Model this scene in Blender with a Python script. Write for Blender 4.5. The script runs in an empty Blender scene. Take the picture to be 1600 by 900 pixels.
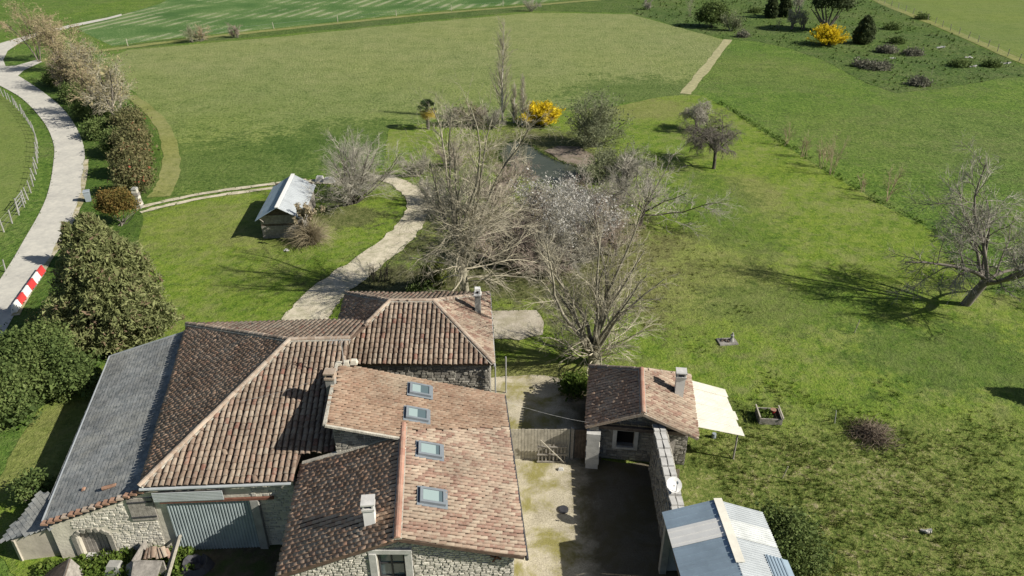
import bpy, math, random
import numpy as np
from mathutils import Vector, Matrix
from mathutils.geometry import tessellate_polygon

random.seed(7)
SC = bpy.context.scene
COL = SC.collection
R = math.radians
# ------------------------------------------------------------------ camera, sky, sun, exposure
CAMH, FPX, TH = 26.0, 1142.0, R(29.0)
cam_d = bpy.data.cameras.new("camera"); cam = bpy.data.objects.new("camera", cam_d); COL.objects.link(cam)
cam.location = (0, 0, CAMH); cam.rotation_euler = (R(90) - TH, 0, 0)
cam_d.sensor_width = 36.0; cam_d.lens = FPX / 1600 * 36.0; cam_d.clip_start = 0.5; cam_d.clip_end = 6000
SC.camera = cam
SUN_EL = R(35.5)
SUN_DIR = Vector((1.0, -0.27, 0)).normalized() * math.cos(SUN_EL) + Vector((0, 0, math.sin(SUN_EL)))
world = bpy.data.worlds.new("World"); SC.world = world; world.use_nodes = True
_nt = world.node_tree
_sky = _nt.nodes.new("ShaderNodeTexSky"); _sky.sky_type = 'NISHITA'; _sky.sun_disc = False
_sky.sun_elevation = SUN_EL; _sky.sun_rotation = math.atan2(SUN_DIR.x, SUN_DIR.y)
_sky.air_density = 1.0; _sky.dust_density = 1.2
_bg = _nt.nodes["Background"]; _nt.links.new(_sky.outputs[0], _bg.inputs[0]); _bg.inputs[1].default_value = 0.05
sun_d = bpy.data.lights.new("sun", 'SUN'); sun = bpy.data.objects.new("sun", sun_d); COL.objects.link(sun)
sun_d.energy = 5.0; sun_d.angle = R(0.5); sun_d.color = (1.0, 0.95, 0.86)
sun.rotation_euler = (-SUN_DIR).to_track_quat('-Z', 'Y').to_euler()
SC.view_settings.view_transform = 'Standard'; SC.view_settings.look = 'None'
SC.view_settings.exposure = 0.40; SC.view_settings.gamma = 1.0
SC.cycles.max_bounces = 5; SC.cycles.diffuse_bounces = 1; SC.cycles.transparent_max_bounces = 6

# ------------------------------------------------------------------ helpers
def ray(px, py):
    u = (px - 800) / FPX; v = (py - 450) / FPX
    return Vector((u, math.cos(TH) - math.sin(TH) * v, -(math.sin(TH) + math.cos(TH) * v)))
def G(px, py, h=0.0):                      # where a sight line meets height h
    d = ray(px, py); return Vector((0, 0, CAMH)) + d * ((h - CAMH) / d.z)
def GP(px, py, p, n):                      # where a sight line meets a plane
    d = ray(px, py); o = Vector((0, 0, CAMH)); return o + d * ((p - o).dot(n) / d.dot(n))

def mkmesh(name, V, F, mats, mi=None, rnd=None, smooth=False):
    """V (n,3), F list of index tuples or (m,k) array"""
    me = bpy.data.meshes.new(name)
    if isinstance(F, np.ndarray):
        m, k = F.shape
        V = np.asarray(V, dtype=np.float32)
        me.vertices.add(len(V)); me.vertices.foreach_set("co", V.ravel())
        me.loops.add(m * k); me.loops.foreach_set("vertex_index", F.astype(np.int32).ravel())
        me.polygons.add(m); me.polygons.foreach_set("loop_start", np.arange(0, m * k, k, dtype=np.int32))
        me.update(calc_edges=True)
    else:
        me.from_pydata([tuple(v) for v in V], [], F); me.update()
    for mt in (mats if isinstance(mats, (list, tuple)) else [mats]):
        me.materials.append(mt)
    n = len(me.polygons)
    if mi is not None: me.polygons.foreach_set("material_index", np.asarray(mi, dtype=np.int32))
    if rnd is not None:
        at = me.attributes.new("rnd", 'FLOAT', 'FACE'); at.data.foreach_set("value", np.asarray(rnd, dtype=np.float32))
    me.polygons.foreach_set("use_smooth", np.full(n, smooth, dtype=bool))
    me.update()
    return me

WL = {}
def setp(o, **kw):
    for k, v in kw.items():
        if v is not None: o[k] = v
def root(name, label, cat, loc=(0, 0, 0), group=None):
    o = bpy.data.objects.new(name, None); COL.objects.link(o); o.location = loc
    o.empty_display_size = 0.3
    setp(o, label=label, category=cat, group=group); WL[o] = Vector(loc); return o
def link(name, me, parent=None, M=None, local=False, **kw):
    o = bpy.data.objects.new(name, me); COL.objects.link(o)
    M = M or Matrix.Identity(4)
    if parent is not None:
        o.parent = parent
        if not local: M = Matrix.Translation(-WL.get(parent, Vector((0, 0, 0)))) @ M
    o.matrix_basis = M
    setp(o, **kw); return o

class MB:
    def __init__(s): s.v = []; s.f = []; s.m = []; s.r = []
    def add(s, vs, fs, m=0, r=0.5):
        b = len(s.v); s.v += [tuple(x) for x in vs]
        for f in fs: s.f.append(tuple(b + i for i in f)); s.m.append(m); s.r.append(r)
    def hexa(s, p, m=0, r=0.5):            # 8 corners: bottom 4 ccw, top 4
        s.add(p, [(3, 2, 1, 0), (4, 5, 6, 7), (0, 1, 5, 4), (1, 2, 6, 5), (2, 3, 7, 6), (3, 0, 4, 7)], m, r)
    def box(s, c, size, M=None, m=0, r=0.5, top=1.0):
        x, y, z = size[0] / 2, size[1] / 2, size[2] / 2; t = top
        p = [Vector(q) for q in ((-x, -y, -z), (x, -y, -z), (x, y, -z), (-x, y, -z), (-x * t, -y * t, z), (x * t, -y * t, z), (x * t, y * t, z), (-x * t, y * t, z))]
        c = Vector(c)
        s.hexa([(M @ q if M else q) + c for q in p], m, r)
    def beam(s, a, b, w, h, up=(0, 0, 1), m=0, r=0.5):
        a, b = Vector(a), Vector(b); d = (b - a).normalized(); up = Vector(up)
        sd = d.cross(up)
        if sd.length < 1e-3: sd = d.cross(Vector((1, 0, 0)))
        sd.normalize(); u2 = sd.cross(d)
        q = [(-w / 2, -h / 2), (w / 2, -h / 2), (w / 2, h / 2), (-w / 2, h / 2)]
        s.hexa([a + sd * x + u2 * y for x, y in q] + [b + sd * x + u2 * y for x, y in q], m, r)
    def cyl(s, a, b, r0, r1=None, n=8, m=0, r=0.5, caps=True):
        r1 = r0 if r1 is None else r1
        a, b = Vector(a), Vector(b); d = (b - a).normalized()
        sd = d.cross(Vector((0, 0, 1)))
        if sd.length < 1e-3: sd = Vector((1, 0, 0))
        sd.normalize(); u = sd.cross(d)
        vs = []
        for c, rr in ((a, r0), (b, r1)):
            for i in range(n):
                t = 2 * math.pi * i / n; vs.append(c + sd * math.cos(t) * rr + u * math.sin(t) * rr)
        fs = [(i, (i + 1) % n, n + (i + 1) % n, n + i) for i in range(n)]
        if caps: fs += [tuple(range(n - 1, -1, -1)), tuple(range(n, 2 * n))]
        s.add(vs, fs, m, r)
    def slab(s, poly, n, t, m=0, r=0.5, mside=None):   # planar polygon with thickness t below it (along -n)
        k = len(poly); top = [Vector(p) for p in poly]; bot = [p - n * t for p in top]
        if (top[1] - top[0]).cross(top[2] - top[1]).dot(n) < 0: top.reverse(); bot.reverse()
        s.add(top + bot, [tuple(range(k)), tuple(range(2 * k - 1, k - 1, -1))], m, r)
        s.add(top + bot, [(i, k + i, k + (i + 1) % k, (i + 1) % k) for i in range(k)], m if mside is None else mside, r)
    def mesh(s, name, mats, smooth=False): return mkmesh(name, s.v, s.f, mats, s.m, s.r, smooth)
    def put(s, name, mats, parent=None, smooth=False, local=False, **kw):
        return link(name, s.mesh(name, mats, smooth), parent, None, local, **kw)

def copy_tree(o, loc, rz=0.0, scale=1.0, label=None):
    c = o.copy(); COL.objects.link(c); c.location = loc; c.rotation_euler = (0, 0, rz); c.scale = (scale,) * 3
    if label: c["label"] = label
    for ch in list(o.children):
        d = ch.copy(); COL.objects.link(d); d.parent = c
        for g in list(ch.children):
            e = g.copy(); COL.objects.link(e); e.parent = d
    return c

# ------------------------------------------------------------------ materials
class Mat:
    def __init__(s, name, rough=0.85, spec=0.3, metal=0.0):
        s.mat = bpy.data.materials.new(name); s.mat.use_nodes = True; s.nt = s.mat.node_tree
        s.b = s.nt.nodes["Principled BSDF"]
        s.b.inputs["Roughness"].default_value = rough; s.b.inputs["Specular IOR Level"].default_value = spec
        s.b.inputs["Metallic"].default_value = metal
    def set(s, sock, v):
        if hasattr(v, "is_output"): s.nt.links.new(v, sock)
        else: sock.default_value = v
    def n(s, typ, ins=None, out=0, **at):
        nd = s.nt.nodes.new("ShaderNode" + typ)
        for k, v in at.items(): setattr(nd, k, v)
        for k, v in (ins or {}).items(): s.set(nd.inputs[k], v)
        return nd.outputs[out]
    def pos(s): return s.n("NewGeometry", out=0)
    def obj(s): return s.n("TexCoord", out=3)
    def noise(s, vec, scale, detail=3, rough=0.55, dist=0.0):
        return s.n("TexNoise", {"Vector": vec, "Scale": scale, "Detail": detail, "Roughness": rough, "Distortion": dist})
    def map(s, vec, scale=(1, 1, 1), rot=(0, 0, 0), loc=(0, 0, 0)):
        return s.n("Mapping", {"Vector": vec, "Scale": scale, "Rotation": rot, "Location": loc})
    def ramp(s, fac, stops, interp='LINEAR'):
        nd = s.nt.nodes.new("ShaderNodeValToRGB"); s.set(nd.inputs[0], fac); cr = nd.color_ramp; cr.interpolation = interp
        while len(cr.elements) > 1: cr.elements.remove(cr.elements[-1])
        for i, (p, c) in enumerate(stops):
            e = cr.elements[0] if i == 0 else cr.elements.new(p)
            e.position = p; e.color = (c, c, c, 1) if isinstance(c, (int, float)) else (*c, 1)
        return nd.outputs[0]
    def mix(s, fac, a, b, mode='MIX'):
        nd = s.nt.nodes.new("ShaderNodeMix"); nd.data_type = 'RGBA'; nd.blend_type = mode
        def c(x): return (*x, 1) if isinstance(x, tuple) and len(x) == 3 else x
        s.set(nd.inputs[0], fac); s.set(nd.inputs[6], c(a)); s.set(nd.inputs[7], c(b)); return nd.outputs[2]
    def math(s, op, a, b=0.0, clamp=False): return s.n("Math", {0: a, 1: b}, operation=op, use_clamp=clamp)
    def rnd(s): return s.n("Attribute", out=2, attribute_name="rnd")
    def color(s, c): s.set(s.b.inputs["Base Color"], (*c, 1) if isinstance(c, tuple) else c)
    def bump(s, h, strength=0.5, dist=0.05):
        s.set(s.b.inputs["Normal"], s.n("Bump", {"Strength": strength, "Distance": dist, "Height": h}))

def simple(name, col, rough=0.8, var=0.25, scale=3.0, bump=0.2, spec=0.3, metal=0.0, dist=0.02):
    m = Mat(name, rough, spec, metal); p = m.pos()
    n1 = m.noise(p, scale, 5, 0.65); n2 = m.noise(p, scale * 7, 3)
    c = m.mix(m.ramp(n1, [(0.3, 0.0), (0.7, 1.0)]), tuple(x * (1 - var) for x in col), tuple(min(1, x * (1 + var)) for x in col))
    m.color(c); 
    if bump: m.bump(n2, bump, dist)
    return m.mat

def grassmat(name, dark, mid, light, straw, s_amt=0.5, fine=6.0, bump=1.0, ygrad=None, streak=0.0, bdist=0.10, zones=(), blade=False):
    """grass colours by position; the same material serves the sheet and the tufts standing on it"""
    m = Mat(name, 0.9, 0.12); p = m.pos()
    flat = m.map(p, (1, 1, 0.25))
    n0 = m.noise(flat, 0.045, 3, 0.5); n1 = m.noise(flat, 0.35, 4, 0.6); n2 = m.noise(flat, 1.7, 4, 0.7); n3 = m.noise(flat, fine, 4, 0.75)
    v = m.math('MULTIPLY_ADD', n1, 0.36); m.set(v.node.inputs[2], m.math('MULTIPLY', n2, 0.64))
    v2 = m.math('ADD', m.math('MULTIPLY', v, 0.6), m.math('MULTIPLY', n3, 0.4))
    c = m.ramp(v2, [(0.415, dark), (0.50, mid), (0.585, light)])
    big = m.ramp(n0, [(0.35, 0.0), (0.65, 1.0)])
    c = m.mix(m.math('MULTIPLY', big, 0.45), c, m.mix(1.0, c, (1.35, 1.22, 0.9), 'MULTIPLY'))
    ns = m.noise(m.map(p, (1, 1, 0.3), loc=(31, 7, 3)), 0.9, 5, 0.75, 0.4)
    sm = m.ramp(m.math('ADD', m.math('MULTIPLY', ns, 0.6), m.math('MULTIPLY', m.noise(flat, 0.12, 3), 0.4)), [(0.47, 0.0), (0.62, 1.0)])
    sf = m.math('MULTIPLY', sm, s_amt)
    if ygrad:
        sx = m.n("SeparateXYZ", {0: p}, out=1)
        g = m.n("MapRange", {0: m.math('ADD', sx, m.math('MULTIPLY', m.noise(flat, 0.05, 4, 0.6), 40.0)), 1: ygrad[0] + 20, 2: ygrad[1] + 20, 3: 0.0, 4: 1.0})
        sf = m.math('ADD', m.math('MULTIPLY', sf, 0.4), m.math('MULTIPLY', g, m.math('MULTIPLY', m.ramp(v2, [(0.38, 0.15), (0.55, 1.0)]), s_amt)), clamp=True)
    c = m.mix(sf, c, straw)
    if streak:
        w = m.n("TexWave", {"Vector": m.map(p, (1, 1, 0), rot=(0, 0, R(streak))), "Scale": 0.25, "Distortion": 3.0, "Detail": 2.0}, out=1)
        c = m.mix(m.math('MULTIPLY', m.ramp(w, [(0.35, 0.0), (0.8, 1.0)]), 0.32), c, light)
    for (zx, zy, rx, ry, kd, amt) in zones:       # worn, tussocky or bare ground where it lies
        q = m.map(m.n("VectorMath", {0: p, 1: (zx, zy, 0)}, operation='SUBTRACT'), (1 / rx, 1 / ry, 0))
        ln = m.n("VectorMath", {0: q}, out=1, operation='LENGTH')
        e = m.math('ADD', ln, m.math('MULTIPLY', m.math('SUBTRACT', m.math('ADD', m.math('MULTIPLY', n1, .5), m.math('MULTIPLY', n2, .5)), .5), 2.6))
        mk = m.math('MULTIPLY', m.ramp(e, [(0.62, 1.0), (1.12, 0.0)]), amt)
        st = {'rough': [(0.40, (.060, .090, .018)), (0.48, (.12, .160, .034)), (0.54, (.19, .21, .06)), (0.60, (.30, .27, .15))],
              'earth': [(0.40, (.045, .05, .02)), (0.5, (.11, .105, .05)), (0.62, (.20, .175, .11))],
              'lush': [(0.40, (.035, .075, .012)), (0.5, (.065, .12, .022)), (0.62, (.10, .16, .035))],
              'dry': [(0.40, (.15, .15, .05)), (0.5, (.22, .21, .08)), (0.62, (.30, .28, .13))]}[kd]
        c = m.mix(mk, c, m.ramp(v2, st))
    m.color(c)
    m.bump(m.math('ADD', n3, m.math('MULTIPLY', n2, 0.9)), bump, bdist)
    if blade:
        tr = m.nt.nodes.new("ShaderNodeBsdfTranslucent"); m.set(tr.inputs[0], c); mx = m.nt.nodes.new("ShaderNodeMixShader"); mx.inputs[0].default_value = .45
        m.nt.links.new(m.b.outputs[0], mx.inputs[1]); m.nt.links.new(tr.outputs[0], mx.inputs[2]); m.nt.links.new(mx.outputs[0], m.nt.nodes["Material Output"].inputs[0])
    return m.mat

M = {}
def _c(px, py): g = G(px, py); return g.x, g.y
LZ = [(*_c(840, 395), 13.5, 13.5, 'earth', .8), (*_c(840, 235), 10, 10, 'earth', .75), (*_c(1310, 800), 13.5, 8.5, 'rough', 1.0), (*_c(1500, 560), 9, 5, 'lush', .6), (*_c(540, 340), 4.5, 3.0, 'earth', .7),
      (*_c(1090, 430), 8, 10, 'dry', .45), (*_c(1000, 170), 9, 7, 'dry', .5), (*_c(1180, 300), 3, 6, 'dry', .5), (*_c(1130, 330), 5, 12, 'lush', .4), (*_c(1230, 480), 8, 4, 'lush', .4), (*_c(330, 350), 7, 6, 'dry', .25), (*_c(420, 370), 6, 3, 'dry', .3), (*_c(1500, 690), 9, 3, 'rough', .6), (*_c(620, 440), 7, 3, 'earth', .8), (*_c(830, 590), 5, 2.2, 'dry', .7), (*_c(100, 690), 5, 5, 'dry', .5)]
GR = {
 'meadow': dict(dark=(.064, .112, .022), mid=(.130, .195, .044), light=(.21, .265, .080), straw=(.29, .295, .135), s_amt=.6, fine=3.0, bump=1.0, ygrad=(68, 125), bdist=.22, zones=[(*_c(400, 255), 22, 12, 'lush', .55), (*_c(1010, 150), 14, 14, 'lush', .6), (*_c(560, 220), 14, 10, 'lush', .6)]),
 'lush': dict(dark=(.042, .094, .014), mid=(.095, .168, .029), light=(.155, .228, .050), straw=(.19, .19, .085), s_amt=.35, fine=3.0, bump=1.0, bdist=.22, zones=[(*_c(1480, 210), 22, 16, 'dry', .15), (*_c(1190, 110), 14, 14, 'dry', .18)]),
 'lawn': dict(dark=(.062, .118, .014), mid=(.118, .192, .024), light=(.19, .250, .042), straw=(.27, .26, .11), s_amt=.6, fine=5.0, bump=1.0, streak=35, bdist=.12, zones=LZ),
 'verge': dict(dark=(.036, .078, .014), mid=(.068, .128, .022), light=(.105, .165, .035), straw=(.17, .18, .07), s_amt=.3, fine=4.0, bump=1.0, bdist=.2),
 'garden': dict(dark=(.040, .080, .018), mid=(.080, .138, .032), light=(.125, .175, .052), straw=(.20, .20, .10), s_amt=.35, fine=1.6, bump=1.0, bdist=.45),
 'field': dict(dark=(.095, .140, .034), mid=(.135, .185, .046), light=(.165, .210, .06), straw=(.21, .22, .09), s_amt=.3, fine=3.0, bump=.8, bdist=.12),
 'strawpath': dict(dark=(.12, .145, .045), mid=(.185, .205, .07), light=(.24, .25, .10), straw=(.29, .28, .13), s_amt=.5, fine=4.0, bump=.8, bdist=.06)}
for _k, _v in GR.items():
    M[_k] = grassmat(_k + " grass", **_v)
    if _k in ('lawn', 'verge', 'lush', 'meadow', 'garden'): M[_k + '_blade'] = grassmat(_k + " grass blade", **{**_v, 'blade': True, 'bump': 0.0})
M['pale_path'] = simple('worn straw path', (.34, .32, .17), .95, .3, 1.5, .6, dist=.05)
def cropmat():
    m = Mat("young crop", 0.9, 0.1); p = m.pos()
    n3 = m.noise(p, 2.5, 4, 0.7); n1 = m.noise(p, 0.1, 3)
    c = m.ramp(m.math('ADD', m.math('MULTIPLY', n3, 0.6), m.math('MULTIPLY', n1, 0.4)), [(0.42, (.055, .115, .032)), (0.5, (.085, .160, .045)), (0.60, (.17, .23, .09))])
    q = m.n("VectorMath", {0: m.map(p, (1, 1, 0), rot=(0, 0, R(14))), 1: m.n("VectorMath", {0: m.n("TexNoise", {"Vector": p, "Scale": 0.6, "Detail": 4.0}, out=1), 1: (.45, .45, 0)}, operation='MULTIPLY')}, operation='ADD')
    w = m.n("TexWave", {"Vector": q, "Scale": 0.10, "Distortion": 2.5, "Detail": 3.0, "Detail Scale": 0.10}, out=1)
    w2 = m.n("TexWave", {"Vector": q, "Scale": 0.012, "Distortion": 4.0, "Detail": 1.0, "Detail Scale": 0.2}, out=1)
    bare = m.math('MULTIPLY', m.ramp(m.math('ADD', m.math('MULTIPLY', w, .65), m.math('MULTIPLY', n3, .35)), [(0.48, 0.0), (0.85, .6)]), m.ramp(m.math('ADD', m.math('MULTIPLY', m.noise(p, .05, 4, .7), .7), m.math('MULTIPLY', n3, .3)), [(0.48, 0.0), (0.56, 1.0)]))
    m.color(m.mix(bare, c, (.42, .40, .27))); m.bump(n3, 0.6, 0.1); return m.mat
M['crop'] = cropmat()
def gravelmat(name, a, b, moss, moss_amt, fine=14.0, mscale=0.5, shade_x=None):
    m = Mat(name, 0.95, 0.15); p = m.pos()
    n1 = m.noise(p, fine, 4, 0.8); n2 = m.noise(p, 0.7, 4, 0.6); n3 = m.noise(p, mscale, 5, 0.7, 0.3)
    c = m.ramp(m.math('ADD', m.math('MULTIPLY', n1, .6), m.math('MULTIPLY', n2, .4)), [(0.36, a), (0.62, b)])
    vo = m.n("TexVoronoi", {"Vector": p, "Scale": 5.0}, out=0)
    c = m.mix(m.ramp(vo, [(0.02, 0.5), (0.10, 0.0)]), c, (.10, .08, .05))
    mk = m.math('MULTIPLY', m.ramp(m.math('ADD', m.math('MULTIPLY', n3, .75), m.math('MULTIPLY', n1, .25)), [(0.47, 0.0), (0.58, 1.0)]), moss_amt)
    c = m.mix(mk, c, m.mix(n1, tuple(x * .6 for x in moss), tuple(x * 1.4 for x in moss)))
    if shade_x:                                   # shadow of the yard wall painted into the gravel as a darker tone
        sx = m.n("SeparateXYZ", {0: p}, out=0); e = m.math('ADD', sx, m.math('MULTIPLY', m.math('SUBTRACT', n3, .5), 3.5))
        c = m.mix(m.n("MapRange", {0: e, 1: shade_x[0], 2: shade_x[1], 3: 0.0, 4: 0.85}), c, m.mix(n1, (.045, .038, .026), (.12, .10, .07)))
    m.color(c); m.bump(n1, 0.7, 0.04); return m.mat
    m.color(m.mix(mk, c, m.mix(n1, tuple(x * .6 for x in moss), tuple(x * 1.4 for x in moss)))); m.bump(n1, 0.7, 0.04); return m.mat
M['gravel'] = gravelmat("courtyard gravel", (.24, .21, .145), (.62, .56, .42), (.23, .21, .05), 0.85, shade_x=(2.4, 4.0))
M['terrace'] = gravelmat("terrace gravel", (.30, .26, .20), (.55, .50, .40), (.16, .15, .05), 0.35, 10.0, 1.0)
M['drive'] = gravelmat("driveway grit", (.42, .37, .27), (.66, .60, .46), (.12, .14, .04), 0.35, 8.0, 1.2)
M['earth'] = gravelmat("bare earth and yard shade", (.05, .042, .026), (.14, .115, .075), (.05, .075, .018), 0.8, 6.0, 0.8)
M['mud'] = gravelmat("dry mud bank", (.17, .13, .10), (.30, .25, .20), (.07, .08, .025), 0.5, 5.0, 1.0)
def roadmat():
    m = Mat("pale worn asphalt", 0.9, 0.2); p = m.pos()
    n1 = m.noise(p, 0.5, 4, 0.6); n2 = m.noise(p, 9, 3); n3 = m.noise(p, 2.2, 4, .7)
    c = m.ramp(m.math('ADD', m.math('MULTIPLY', n1, .5), m.math('MULTIPLY', n3, .5)), [(0.34, (.40, .385, .345)), (0.5, (.50, .48, .42)), (0.66, (.60, .57, .49))])
    c = m.mix(m.ramp(m.noise(p, 1.2, 5, .7), [(0.62, 0.0), (0.7, 0.45)]), c, (.32, .31, .29))
    m.color(c); m.bump(n2, 0.2, 0.02); return m.mat
M['road'] = roadmat()
def watermat():
    m = Mat("pond water", 0.08, 0.5); p = m.pos()
    m.color(m.mix(m.noise(p, 0.4, 3), (.03, .04, .025), (.10, .105, .07))); m.b.inputs["IOR"].default_value = 1.33
    m.bump(m.noise(p, 3.0, 3), 0.25, 0.03); return m.mat
M['water'] = watermat()
def tilemat(name, stops, lich, lich_amt, sat=1.0):
    m = Mat(name, 0.9, 0.2); p = m.pos()
    c = m.ramp(m.rnd(), stops)
    n1 = m.noise(p, 0.6, 4, 0.6); n2 = m.noise(p, 7, 5, 0.75); n3 = m.noise(p, 22, 3, .6)
    nb = m.noise(p, 0.28, 5, .7, .5)
    c = m.mix(m.math('MULTIPLY', m.ramp(m.math('ADD', m.math('MULTIPLY', nb, .7), m.math('MULTIPLY', n2, .3)), [(0.52, 0.0), (0.62, 1.0)]), .55), c, lich)
    c = m.mix(1.0, c, m.ramp(n1, [(0.32, (.66, .65, .63)), (0.68, (1.16, 1.15, 1.12))]), 'MULTIPLY')
    c = m.mix(m.math('MULTIPLY', m.ramp(n2, [(0.48, 0.0), (0.66, 1.0)]), lich_amt), c, lich)
    c = m.mix(m.ramp(n3, [(0.60, 0.0), (0.72, 0.55)]), c, (.07, .055, .045))
    m.color(c); m.bump(m.math('ADD', n2, n3), 0.45, 0.012); return m.mat
M['tile_old'] = tilemat("aged canal tile", [(0, (.38, .235, .155)), (.25, (.48, .31, .21)), (.5, (.55, .37, .26)), (.75, (.60, .43, .31)), (.92, (.52, .29, .19)), (1, (.64, .50, .38))], (.55, .46, .35), .4)
M['tile_rib'] = tilemat("weathered pink canal tile", [(0, (.205, .145, .11)), (.3, (.255, .185, .14)), (.55, (.30, .23, .175)), (.82, (.345, .275, .215)), (.96, (.25, .135, .10)), (1, (.22, .11, .085))], (.36, .33, .27), .5)
M['tile_mix'] = tilemat("mixed red and cream tile", [(0, (.22, .135, .105)), (.2, (.255, .16, .125)), (.32, (.295, .215, .165)), (.6, (.335, .26, .20)), (.85, (.385, .315, .245)), (1, (.27, .17, .13))], (.34, .30, .24), .45)
M['tile_orange'] = tilemat("orange tan tile", [(0, (.215, .14, .10)), (.3, (.255, .17, .12)), (.6, (.285, .20, .145)), (.85, (.31, .23, .17)), (1, (.235, .14, .10))], (.30, .26, .20), .45)
M['ridge_red'] = tilemat("smooth red ridge tile", [(0, (.38, .20, .15)), (1, (.46, .28, .21))], (.45, .36, .28), .3)
M['ridge'] = tilemat("mortared ridge tile", [(0, (.33, .25, .19)), (1, (.47, .38, .30))], (.5, .46, .4), .5)
M['slate'] = tilemat("grey slate", [(0, (.17, .185, .19)), (.4, (.24, .255, .26)), (.8, (.30, .31, .31)), (1, (.20, .21, .21))], (.42, .42, .38), .3)
M['deck'] = simple("shade darkened tile channels", (.11, .075, .055), 0.95, .35, 4, .3)  # darker than the tiles: shade in the channels is put into the colour
M['slatedeck'] = simple("slate underlay", (.07, .08, .09), 0.9, .2, 4, .2)
M['mortar'] = simple("lime mortar", (.46, .43, .36), 0.95, .3, 2.5, .6, dist=.04)
M['darkmortar'] = simple("grey old mortar", (.24, .225, .20), 0.95, .35, 2.0, .6, dist=.04)
M['render'] = simple("pale lime render", (.58, .54, .44), 0.95, .25, 1.2, .5, dist=.03)
def stonemat(name, a, b, c_):
    m = Mat(name, 0.92, 0.2); p = m.pos(); n = m.noise(p, 6, 5, .7)
    c = m.ramp(m.rnd(), [(0, a), (.5, b), (1, c_)])
    c = m.mix(m.ramp(n, [(0.35, .0), (0.7, .55)]), c, (.13, .125, .11)); m.color(c); m.bump(n, .6, .02); return m.mat
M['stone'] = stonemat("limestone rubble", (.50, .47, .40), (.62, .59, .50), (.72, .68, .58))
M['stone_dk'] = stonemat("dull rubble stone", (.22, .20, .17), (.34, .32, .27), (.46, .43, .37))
M['ashlar'] = simple("dressed pale stone", (.50, .49, .46), .9, .2, 2.5, .3)
M['wood_grey'] = simple("weathered grey wood", (.30, .275, .24), .9, .35, 5, .5)
M['wood_dark'] = simple("shade darkened old wood", (.12, .095, .075), .9, .4, 5, .5)
M['wood_pale'] = simple("pale fence board", (.42, .385, .31), .9, .3, 4, .4)
M['bark_pale'] = simple("pale lime bark", (.25, .23, .17), .9, .6, 3, .4)
M['twig_pale'] = simple("pale grey tan twig", (.42, .38, .28), .9, .25, 2, 0)  # light grey-tan twig colour
M['bark_grey'] = simple("grey brown bark", (.17, .15, .125), .9, .35, 3, .4)
M['bark_dark'] = simple("dark bark", (.085, .075, .06), .9, .35, 3, .4)
M['twig_grey'] = simple("grey twig", (.37, .345, .28), .9, .3, 2, 0)
M['twig_tan'] = simple("tan budding twig", (.40, .32, .20), .9, .3, .6, 0)
M['twig_pink'] = simple("pinkish brown twig", (.36, .29, .24), .9, .3, 1, 0)
M['twig_olive'] = simple("olive willow twig", (.27, .285, .17), .9, .3, 1, 0)
M['moss_bark'] = simple("mossy bark", (.15, .14, .04), .95, .4, 3, .5)
M['birch'] = simple("white birch bark", (.50, .48, .43), .8, .2, 3, .2)
def leafmat(name, stops, spec=.15):
    m = Mat(name, .75, spec); c = m.ramp(m.rnd(), stops); m.color(c)
    tr = m.nt.nodes.new("ShaderNodeBsdfTranslucent"); m.set(tr.inputs[0], c); mx = m.nt.nodes.new("ShaderNodeMixShader"); mx.inputs[0].default_value = .3
    m.nt.links.new(m.b.outputs[0], mx.inputs[1]); m.nt.links.new(tr.outputs[0], mx.inputs[2]); m.nt.links.new(mx.outputs[0], m.nt.nodes["Material Output"].inputs[0]); return m.mat
M['conifer'] = leafmat("conifer spray", [(0, (.13, .15, .06)), (.5, (.23, .255, .10)), (.92, (.32, .335, .15)), (1, (.24, .17, .11))])
M['conifer_dk'] = leafmat("dark pine needles", [(0, (.05, .07, .03)), (1, (.12, .15, .065))])
M['leaf'] = leafmat("shrub leaf", [(0, (.075, .115, .034)), (.5, (.135, .185, .055)), (1, (.20, .245, .085))])
M['leaf_brown'] = leafmat("bronze shrub leaf", [(0, (.11, .12, .05)), (.5, (.19, .185, .08)), (.9, (.25, .21, .11)), (.985, (.22, .16, .08)), (1, (.36, .09, .06))])
M['leaf_orange'] = leafmat("orange tipped leaf", [(0, (.12, .11, .03)), (.6, (.25, .16, .05)), (1, (.18, .17, .05))])
M['leaf_lime'] = leafmat("yellow green leaf", [(0, (.11, .14, .025)), (1, (.23, .26, .05))])
M['willow'] = leafmat("grey green catkins", [(0, (.14, .16, .085)), (1, (.26, .28, .16))])
M['forsythia'] = leafmat("yellow forsythia flower", [(0, (.55, .38, .01)), (.6, (.80, .60, .02)), (1, (.9, .72, .05))])
M['blossom'] = leafmat("white blossom", [(0, (.36, .35, .32)), (1, (.62, .60, .56))])
M['budding'] = leafmat("tan buds", [(0, (.27, .24, .13)), (1, (.42, .36, .2))])
M['pampas'] = leafmat("dry pampas leaf", [(0, (.30, .24, .15)), (1, (.52, .45, .31))])
M['palm'] = leafmat("palm frond", [(0, (.022, .045, .018)), (1, (.055, .085, .03))])
M['palm_dry'] = leafmat("dry palm frond", [(0, (.32, .25, .05)), (1, (.55, .42, .08))])
M['ivy'] = leafmat("low green weeds", [(0, (.06, .10, .018)), (.6, (.115, .175, .03)), (1, (.18, .23, .05))])
M['brush'] = leafmat("dead brush", [(0, (.14, .10, .07)), (1, (.34, .28, .21))])
M['bramble'] = leafmat("grey dead bramble", [(0, (.13, .13, .09)), (1, (.27, .26, .20))])
M['zinc'] = simple("pale steel sheet", (.50, .53, .54), .45, .12, 1.0, .15, .5, .25)
M['steel_blue'] = simple("blue grey steel sheet", (.34, .43, .50), .45, .15, 1.0, .15, .5, .25)
M['zinc_pale'] = simple("bleached steel sheet", (.62, .64, .62), .5, .15, 1.5, .15, .5, .15)
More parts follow.
